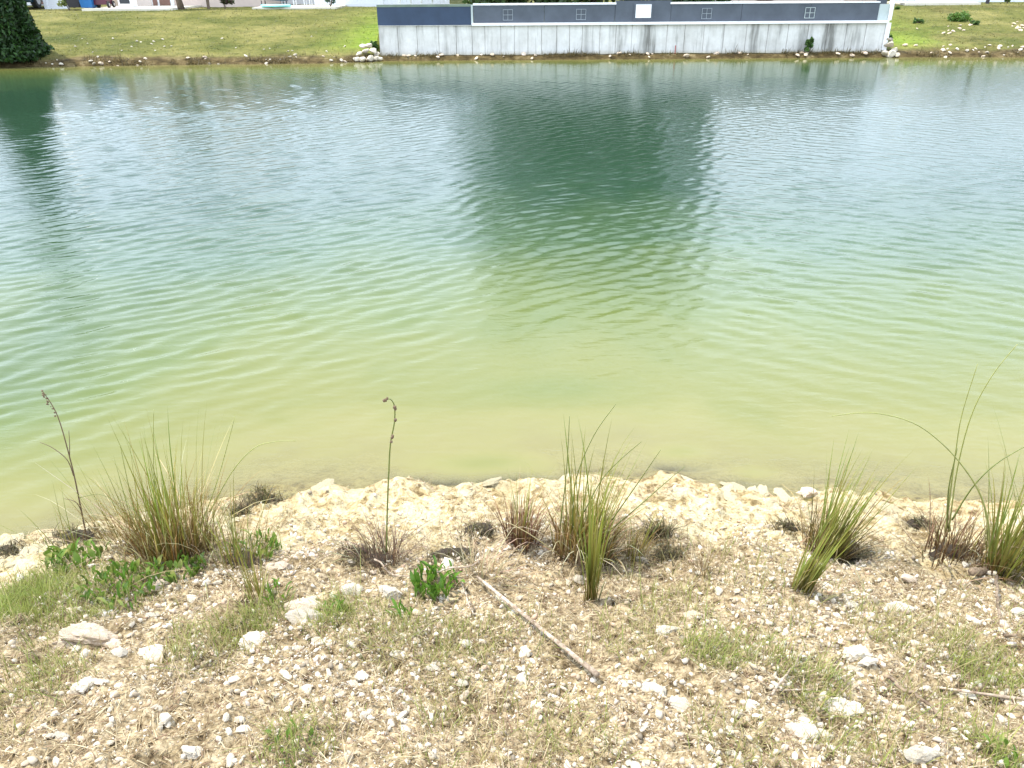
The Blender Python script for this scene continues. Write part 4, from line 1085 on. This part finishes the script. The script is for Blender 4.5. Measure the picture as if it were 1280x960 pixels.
def bin_(px, Yd, mat, lab):
    x = X_at(px, Yd); z = GZ + .05
    t = thing('wheelie_bin', lab, 'bin', (x, Yd, z))
    mb = MB(); w0, w1, d0, d1, h = .22, .29, .24, .34, .98
    mb.add([(x - w0, Yd - d0, z + .03), (x + w0, Yd - d0, z + .03), (x + w0, Yd + d0, z + .03), (x - w0, Yd + d0, z + .03), (x - w1, Yd - d1, z + h), (x + w1, Yd - d1, z + h), (x + w1, Yd + d1, z + h), (x - w1, Yd + d1, z + h)], [(0, 3, 2, 1), (4, 5, 6, 7), (0, 1, 5, 4), (1, 2, 6, 5), (2, 3, 7, 6), (3, 0, 4, 7)])
    mb.build('body', mat, t)
    mb = MB(); mb.box(x - .31, x + .31, Yd - .37, Yd + .36, z + h + .002, z + h + .06); mb.build('lid', mat, t)
    for s in (-1, 1):
        mb = MB(); mb.tube([(x + s * .20, Yd + .26, z + .10), (x + s * .27, Yd + .26, z + .10)], .10, 14); mb.build('wheel', M['rubber'], t)
    mb = MB(); mb.tube([(x - .22, Yd + .40, z + .95), (x + .22, Yd + .40, z + .95)], .018, 8); mb.build('handle', mat, t)
bin_(96, 34.9, M['blackbin'], 'black wheelie bin standing left of the blue bin')
bin_(112, 34.6, M['bluebin'], 'blue wheelie bin at the driveway edge')

def car(cx, cy, rot, mat, lab, L=4.4, W=1.78, H=1.45):
    z = GZ + .04
    t = thing('parked_car', lab, 'car', (cx, cy, z)); t.rotation_euler = (0, 0, rot)
    def part(mb, name, mat_, par=None, sm=False):
        o = mb.build(name, mat_, None, sm); o.parent = par or t; return o
    prof = [(-L / 2, .30), (-L / 2 + .03, .75), (-L / 2 + .25, .92), (-.95, .98), (.85, .98), (L / 2 - .35, .88), (L / 2 - .03, .70), (L / 2, .32), (L / 2 - .1, .22), (-L / 2 + .1, .22)]
    mb = MB(); n = len(prof); vs = []
    for w_ in (-W / 2 + .06, -W / 2, W / 2, W / 2 - .06):
        ins = .97 if abs(w_) < W / 2 - .01 else 1
        vs += [(a * ins, w_, .22 + (b - .22) * (1 if ins == 1 else .97) + .005) for a, b in prof]
    fs = [tuple(range(n))[::-1]]
    for k in range(3):
        for i in range(n): fs.append((k * n + i, k * n + (i + 1) % n, (k + 1) * n + (i + 1) % n, (k + 1) * n + i))
    fs.append(tuple(range(3 * n, 4 * n))); mb.add(vs, fs); part(mb, 'body', mat)
    mb = MB(); a0, a1, b0, b1 = -L / 2 + .25, 1.15, -L / 2 + .75, .45
    wv_, wt = W / 2 - .07, W / 2 - .24
    mb.add([(a0, -wv_, .96), (a1, -wv_, .96), (a1, wv_, .96), (a0, wv_, .96), (b0, -wt, H - .04), (b1, -wt, H - .04), (b1, wt, H - .04), (b0, wt, H - .04)], [(0, 1, 5, 4), (1, 2, 6, 5), (2, 3, 7, 6), (3, 0, 4, 7)]); part(mb, 'windows', M['glass'])
    mb = MB(); mb.box(b0 - .02, b1 + .02, -wt - .02, wt + .02, H - .038, H); part(mb, 'roof', mat)
    for a in (-L / 2 + .8, L / 2 - .85):
        for s in (-1, 1):
            mb = MB(); mb.tube([(a, s * (W / 2 - .18), .32), (a, s * (W / 2 + .02), .32)], .32, 20); wh = part(mb, 'wheel', M['rubber'])
            mb = MB(); mb.tube([(a, s * (W / 2 + .021), .32), (a, s * (W / 2 + .035), .32)], .20, 14); part(mb, 'rim', M['rim'], wh)
    for s in (-1, 1):
        mb = MB(); mb.box(L / 2 - .12, L / 2 - .015, min(s * .5, s * .8), max(s * .5, s * .8), .60, .72); part(mb, 'headlight', M['lamp_white'])
        mb = MB(); mb.box(-L / 2 - .012, -L / 2 + .06, min(s * .55, s * .82), max(s * .55, s * .82), .66, .80); part(mb, 'tail_light', M['lamp_red'])
    mb = MB(); mb.box(-L / 2 - .05, -L / 2 + .05, -W / 2 + .08, W / 2 - .08, .32, .48); part(mb, 'bumper', mat)
    mb = MB(); mb.box(L / 2 - .06, L / 2 + .04, -W / 2 + .08, W / 2 - .08, .32, .46); part(mb, 'bumper', mat)
    return t
car(X_at(34, 37), 37.2, R(98), M['teal_paint'], 'dark teal car parked behind the evergreen at upper left')
car(X_at(655, 34.2), 34.6, R(3), M['purple_paint'], 'dark plum car parked behind the slate fence left of the white board')

# maroon mower beside the bins
x, Yd, z = X_at(130, 34.8), 34.8, GZ + .06
t = thing('lawn_mower', 'dark maroon lawn mower with pale wheel hubs right of the blue bin', 'mower', (x, Yd, z))
mb = MB(); mb.box(x - .26, x + .26, Yd - .28, Yd + .3, z + .12, z + .30); mb.build('deck', M['maroon_paint'], t)
mb = MB(); mb.tube([(x, Yd, z + .301), (x, Yd, z + .46)], [.17, .13], 14); mb.build('engine', M['blackbin'], t)
for s in (-1, 1):
    for q in (-.2, .24):
        mb = MB(); mb.tube([(x + s * .27, Yd + q, z + .12), (x + s * .32, Yd + q, z + .12)], .12, 14); w_ = mb.build('wheel', M['rubber'], t)
        mb = MB(); mb.tube([(x + s * .321, Yd + q, z + .12), (x + s * .33, Yd + q, z + .12)], .06, 10); o = mb.build('hub', M['rim']); o.parent = w_
mb = MB()
for s in (-1, 1): mb.tube([(x + s * .2, Yd + .28, z + .25), (x + s * .2, Yd + .85, z + .95)], .014, 6)
mb.tube([(x - .2, Yd + .85, z + .95), (x + .2, Yd + .85, z + .95)], .016, 6); mb.build('handle', M['blackbin'], t)
# white cabinet with dark screen
x, Yd = X_at(157, 34.9), 34.9
t = thing('white_cabinet', 'white box cabinet with dark front panel in front of the tan house', 'cabinet', (x, Yd, z))
mb = MB(); mb.box(x - .27, x + .27, Yd, Yd + .5, z + .002, z + .75); mb.build('body', M['white'], t)
mb = MB(); mb.box(x - .20, x + .20, Yd - .014, Yd - .002, z + .14, z + .40); mb.build('front_panel', M['glass'], t)
mb = MB(); mb.box(x - .29, x + .29, Yd - .02, Yd + .52, z + .752, z + .80); mb.build('top', M['white'], t)
# dark and slim things along the crest
def post(px, Yd, w, h, mat, name, lab, cat):
    x = X_at(px, Yd); t = thing(name, lab, cat, (x, Yd, GZ))
    mb = MB(); mb.box(x - w / 2, x + w / 2, Yd, Yd + w, GZ - .1, GZ + h); mb.build('shaft', mat, t)
    mb = MB(); mb.box(x - w * .7, x + w * .7, Yd - w * .2, Yd + w * 1.2, GZ + h + .002, GZ + h + .06); mb.build('cap', mat, t)
post(260, 34.6, .09, 2.2, M['bark'], 'post', 'thin grey brown post before the beige wall', 'post')
mb = MB(); x = X_at(224, 34.6); t = thing('palm_trunk', 'dark rough tree trunk right of the brown garage side', 'tree', (x, 34.6, GZ))
mb.tube([(x + .08, 34.6, GZ - .1), (x, 34.6, GZ + .5), (x - .1, 34.6, GZ + 2.6)], [.15, .11, .09], 10); mb.build('trunk', M['bark'], t, True)
cs = [(x - .1 + random.gauss(0, .5), 34.6 + random.gauss(0, .5), GZ + 2.9 + random.gauss(0, .35), .45) for _ in range(10)]
link('crown', crown(1300, lambda m: blobs(cs, m), .09, [(.05, .10, .025), (.07, .13, .03)]), t)
bush(281, 10, 34.5, .30, .95, 'dark rounded shrub with brown stems before the pinkish wall', 900, ((.045, .055, .02), (.06, .08, .025), (.07, .04, .03)), GZ, sz=.06)
bush(86, 10, 34.9, .28, .7, 'yellow green shrub left of the black bin', 500, ((.17, .21, .06), (.26, .29, .11)), GZ, sz=.06)
bush(413, 6, 34.8, .22, .7, 'dark teal green potted shrub before the white fence', 500, ((.03, .075, .05), (.04, .10, .05)), GZ, sz=.05)
# lounge chair and paddling pool
x, Yd = X_at(336, 34.7), 34.7; z = GZ + .06
t = thing('lounge_chair', 'dark teal reclining lounge chair on the terrace beyond the bank', 'chair', (x, Yd, z))
mb = MB(); mb.add([(x - .3, Yd, z + .26), (x + .65, Yd, z + .20), (x + .65, Yd + .6, z + .20), (x - .3, Yd + .6, z + .26), (x - .3, Yd, z + .31), (x + .65, Yd, z + .25), (x + .65, Yd + .6, z + .25), (x - .3, Yd + .6, z + .31)], [(0, 3, 2, 1), (4, 5, 6, 7), (0, 1, 5, 4), (1, 2, 6, 5), (2, 3, 7, 6), (3, 0, 4, 7)]); mb.build('seat', M['teal_cloth'], t)
mb = MB(); mb.add([(x - .3, Yd, z + .27), (x - .3, Yd + .6, z + .27), (x - .62, Yd + .6, z + .9), (x - .62, Yd, z + .9), (x - .36, Yd, z + .25), (x - .36, Yd + .6, z + .25), (x - .68, Yd + .6, z + .88), (x - .68, Yd, z + .88)], [(0, 1, 2, 3), (7, 6, 5, 4), (0, 4, 5, 1), (1, 5, 6, 2), (2, 6, 7, 3), (3, 7, 4, 0)]); mb.build('backrest', M['teal_cloth'], t)
for a in (-.28, .58):
    for b in (.04, .56):
        mb = MB(); mb.tube([(x + a, Yd + b, z), (x + a, Yd + b, z + .22)], .018, 6); mb.build('leg', M['blackbin'], t)
x = X_at(345, 34.4)
t = thing('paddling_pool', 'low aqua paddling pool in front of the lounge chair', 'pool', (x, 34.3, GZ))
mb = MB(); mb.tube([(x + .55 * math.cos(a * .3142), 34.4 + .3 * math.sin(a * .3142), GZ + .10) for a in range(21)], .05, 8, cap=False); mb.build('rim', M['cyan'], t, True)
mb = MB(); mb.add([(x, 34.4, GZ + .07)] + [(x + .53 * math.cos(a * .3142), 34.4 + .28 * math.sin(a * .3142), GZ + .07) for a in range(20)], [(0, 1 + a, 1 + (a + 1) % 20) for a in range(20)]); mb.build('base', M['cyan'], t)
def garden_chair(px, Yd, mat, lab, zb=GZ + .05):
    x = X_at(px, Yd); t = thing('garden_chair', lab, 'chair', (x, Yd, zb))
    mb = MB(); mb.box(x - .24, x + .24, Yd, Yd + .46, zb + .40, zb + .44); mb.build('seat', mat, t)
    for k in range(5):
        mb = MB(); mb.box(x - .23 + .095 * k, x - .16 + .095 * k, Yd + .44, Yd + .47, zb + .441, zb + .92); mb.build('back_slat', mat, t)
    for a in (-.21, .21):
        for b in (.03, .43):
            mb = MB(); mb.tube([(x + a, Yd + b, zb - .02), (x + a, Yd + b, zb + .40)], .016, 6); mb.build('leg', M['white'], t)
garden_chair(374, 34.8, M['blackbin'], 'dark garden chair right of the lounge chair on the terrace')
garden_chair(394, 34.9, M['maroon_paint'], 'maroon garden chair nearest the white vinyl fence on terrace')
garden_chair(506, 33.6, M['pink_cloth'], 'pink slatted garden chair behind the navy fence panel', 1.15)
garden_chair(533, 33.8, M['brown'], 'brown slatted garden chair right of the pink one', 1.15)

# vinyl fences
def vinyl(px0, px1, Yd, lab, h=1.8, step=.155):
    x0, x1 = X_at(px0, Yd), X_at(px1, Yd); t = thing('vinyl_fence', lab, 'fence', (x0, Yd, GZ))
    n = max(1, round((x1 - x0) / step)); s = (x1 - x0) / n; sh = MB(); sh.box(0, s - .008, 0, .03, 0, h - .16); me = sh.mesh('plank', M['vinyl'])
    for k in range(n):
        o = bpy.data.objects.new('plank', me); col.objects.link(o); o.parent = t; o.location = (k * s, random.uniform(0, .004), .08)
    for z0, z1 in ((-.02, .075), (h - .075, h)):
        mb = MB(); mb.box(x0, x1, Yd - .02, Yd + .05, GZ + z0, GZ + z1); mb.build('rail', M['vinyl'], t)
    m = max(1, round((x1 - x0) / 2.4))
    for k in range(m + 1):
        a = x0 + (x1 - x0) * k / m; mb = MB(); mb.box(a - .065, a + .065, Yd - .05, Yd + .08, GZ - .1, GZ + h + .06); mb.build('post', M['vinyl'], t)
vinyl(396, 560, 36.6, 'white vinyl plank fence left behind the navy panel')
vinyl(1114, 1420, 36.4, 'white vinyl plank fence on the right bank crest')
vinyl(58, 84, 36.2, 'short white vinyl fence between the teal car and shrub')
mb = MB(); x = X_at(1158, 35.2); t = thing('white_cover', 'white covered garden box before the right vinyl fence', 'box', (x, 35.2, GZ))
mb.box(x - .3, x + .3, 35.0, 35.6, GZ + .05, GZ + .75); mb.build('body', M['white'], t)
mb = MB(); mb.add([(x - .34, 34.96, GZ + .752), (x + .34, 34.96, GZ + .752), (x + .34, 35.64, GZ + .752), (x - .34, 35.64, GZ + .752), (x - .2, 35.1, GZ + .95), (x + .2, 35.1, GZ + .95), (x + .2, 35.5, GZ + .95), (x - .2, 35.5, GZ + .95)], [(4, 5, 6, 7), (0, 1, 5, 4), (1, 2, 6, 5), (2, 3, 7, 6), (3, 0, 4, 7)]); mb.build('lid', M['white'], t)
post(1234, 35.0, .10, 1.0, M['blackbin'], 'bollard', 'dark slim post before the right vinyl fence', 'post')
bush(1258, 8, 35.0, .14, .3, 'small dark shrub at the foot of the right vinyl fence', 200, z=GZ, sz=.05)
post(1103, 34.5, .30, 1.3, M['slate'], 'utility_box', 'grey utility pillar behind the right end of the fence', 'utility box')

# houses
def house(px0, px1, Yd, depth, wallm, roofm, lab, feats, hw=2.7, rh=1.5):
    x0, x1 = X_at(px0, Yd), X_at(px1, Yd); t = thing('house', lab, 'house', ((x0 + x1) / 2, Yd, GZ))
    mb = MB(); mb.box(x0, x1, Yd, Yd + depth, GZ - .2, GZ + hw); mb.build('wall', wallm, t)
    e = .45; z0 = GZ + hw + .003; zr = z0 + .12 + rh; i = depth / 2
    mb = MB(); mb.box(x0 - e, x1 + e, Yd - e, Yd + depth + e, z0, z0 + .12); mb.build('eave', M['white'], t)
    a = min(i, (x1 - x0) / 2 - .5); zb = z0 + .123
    mb = MB(); mb.add([(x0 - e, Yd - e, zb), (x1 + e, Yd - e, zb), (x1 + e, Yd + depth + e, zb), (x0 - e, Yd + depth + e, zb), (x0 + a, Yd + i, zr), (x1 - a, Yd + i, zr)], [(0, 1, 5, 4), (1, 2, 5), (2, 3, 4, 5), (3, 0, 4)]); mb.build('roof', roofm, t)
    for kind, fa, fb, m_ in feats:
        a, b = X_at(fa, Yd), X_at(fb, Yd)
        if kind == 'window':
            z1, z2 = GZ + .9, GZ + 2.1
            mb = MB(); q = .07
            mb.box(a, b, Yd - .05, Yd - .002, z1, z1 + q); mb.box(a, b, Yd - .05, Yd - .002, z2 - q, z2); mb.box(a, a + q, Yd - .05, Yd - .002, z1 + q, z2 - q); mb.box(b - q, b, Yd - .05, Yd - .002, z1 + q, z2 - q); mb.box((a + b) / 2 - .03, (a + b) / 2 + .03, Yd - .05, Yd - .002, z1 + q, z2 - q)
            w_ = mb.build('window', M['white'], t)
            mb = MB(); mb.box(a + q, b - q, Yd - .02, Yd - .004, z1 + q, z2 - q); o = mb.build('pane', M['glass']); o.parent = w_
        elif kind == 'garage_door':
            mb = MB(); mb.box(a - .1, b + .1, Yd - .03, Yd - .002, GZ, GZ + 2.25); g_ = mb.build('garage_door', M['white'], t)
            for k in range(4):
                mb = MB(); mb.box(a, b, Yd - .06, Yd - .032, GZ + .06 + k * .53, GZ + .06 + k * .53 + .51); o = mb.build('door_panel', m_); o.parent = g_
        elif kind == 'door':
            mb = MB(); mb.box(a, b, Yd - .06, Yd - .002, GZ + .05, GZ + 2.1); d_ = mb.build('door', m_, t)
            mb = MB(); mb.box(b - .14, b - .09, Yd - .11, Yd - .062, GZ + 1.0, GZ + 1.05); o = mb.build('handle', M['rim']); o.parent = d_
        else:
            mb = MB(); mb.box(a, b, Yd - .07, Yd - .002, GZ, GZ + (2.4 if kind == 'pilaster' else 1.0)); mb.build(kind, m_, t)
house(136, 330, 37.2, 9, M['stucco_pink'], M['shingle_tan'], 'pinkish beige house with garage doors behind the left bank crest',
      [('pilaster', 138, 149, M['stucco_tan']), ('pilaster', 165.5, 170.5, M['brown']), ('garage_door', 172, 191, M['garage']), ('pilaster', 192.8, 198, M['brown']), ('garage_door', 201, 214, M['brown']), ('pilaster', 215.5, 219, M['white']), ('window', 236, 252, None), ('window', 300, 315, None)])
house(-120, 70, 41, 9, M['stucco_white'], M['shingle'], 'white house farther back at the upper left behind the evergreen', [('window', -20, 10, None), ('door', 40, 56, M['brown'])])
house(352, 545, 40, 9, M['stucco_white'], M['shingle'], 'white house behind the vinyl fence left of the slate fence', [('window', 380, 410, None), ('window', 450, 480, None), ('door', 500, 518, M['teal_cloth'])])
house(850, 1098, 39, 9, M['stucco_pink'], M['shingle_tan'], 'beige house behind the right half of the slate fence', [('window', 880, 915, None), ('door', 945, 965, M['brown']), ('window', 1000, 1050, None)])
house(1150, 1420, 41, 9, M['stucco_white'], M['shingle'], 'white house behind the vinyl fence on the right bank', [('window', 1180, 1220, None), ('window', 1270, 1310, None)])
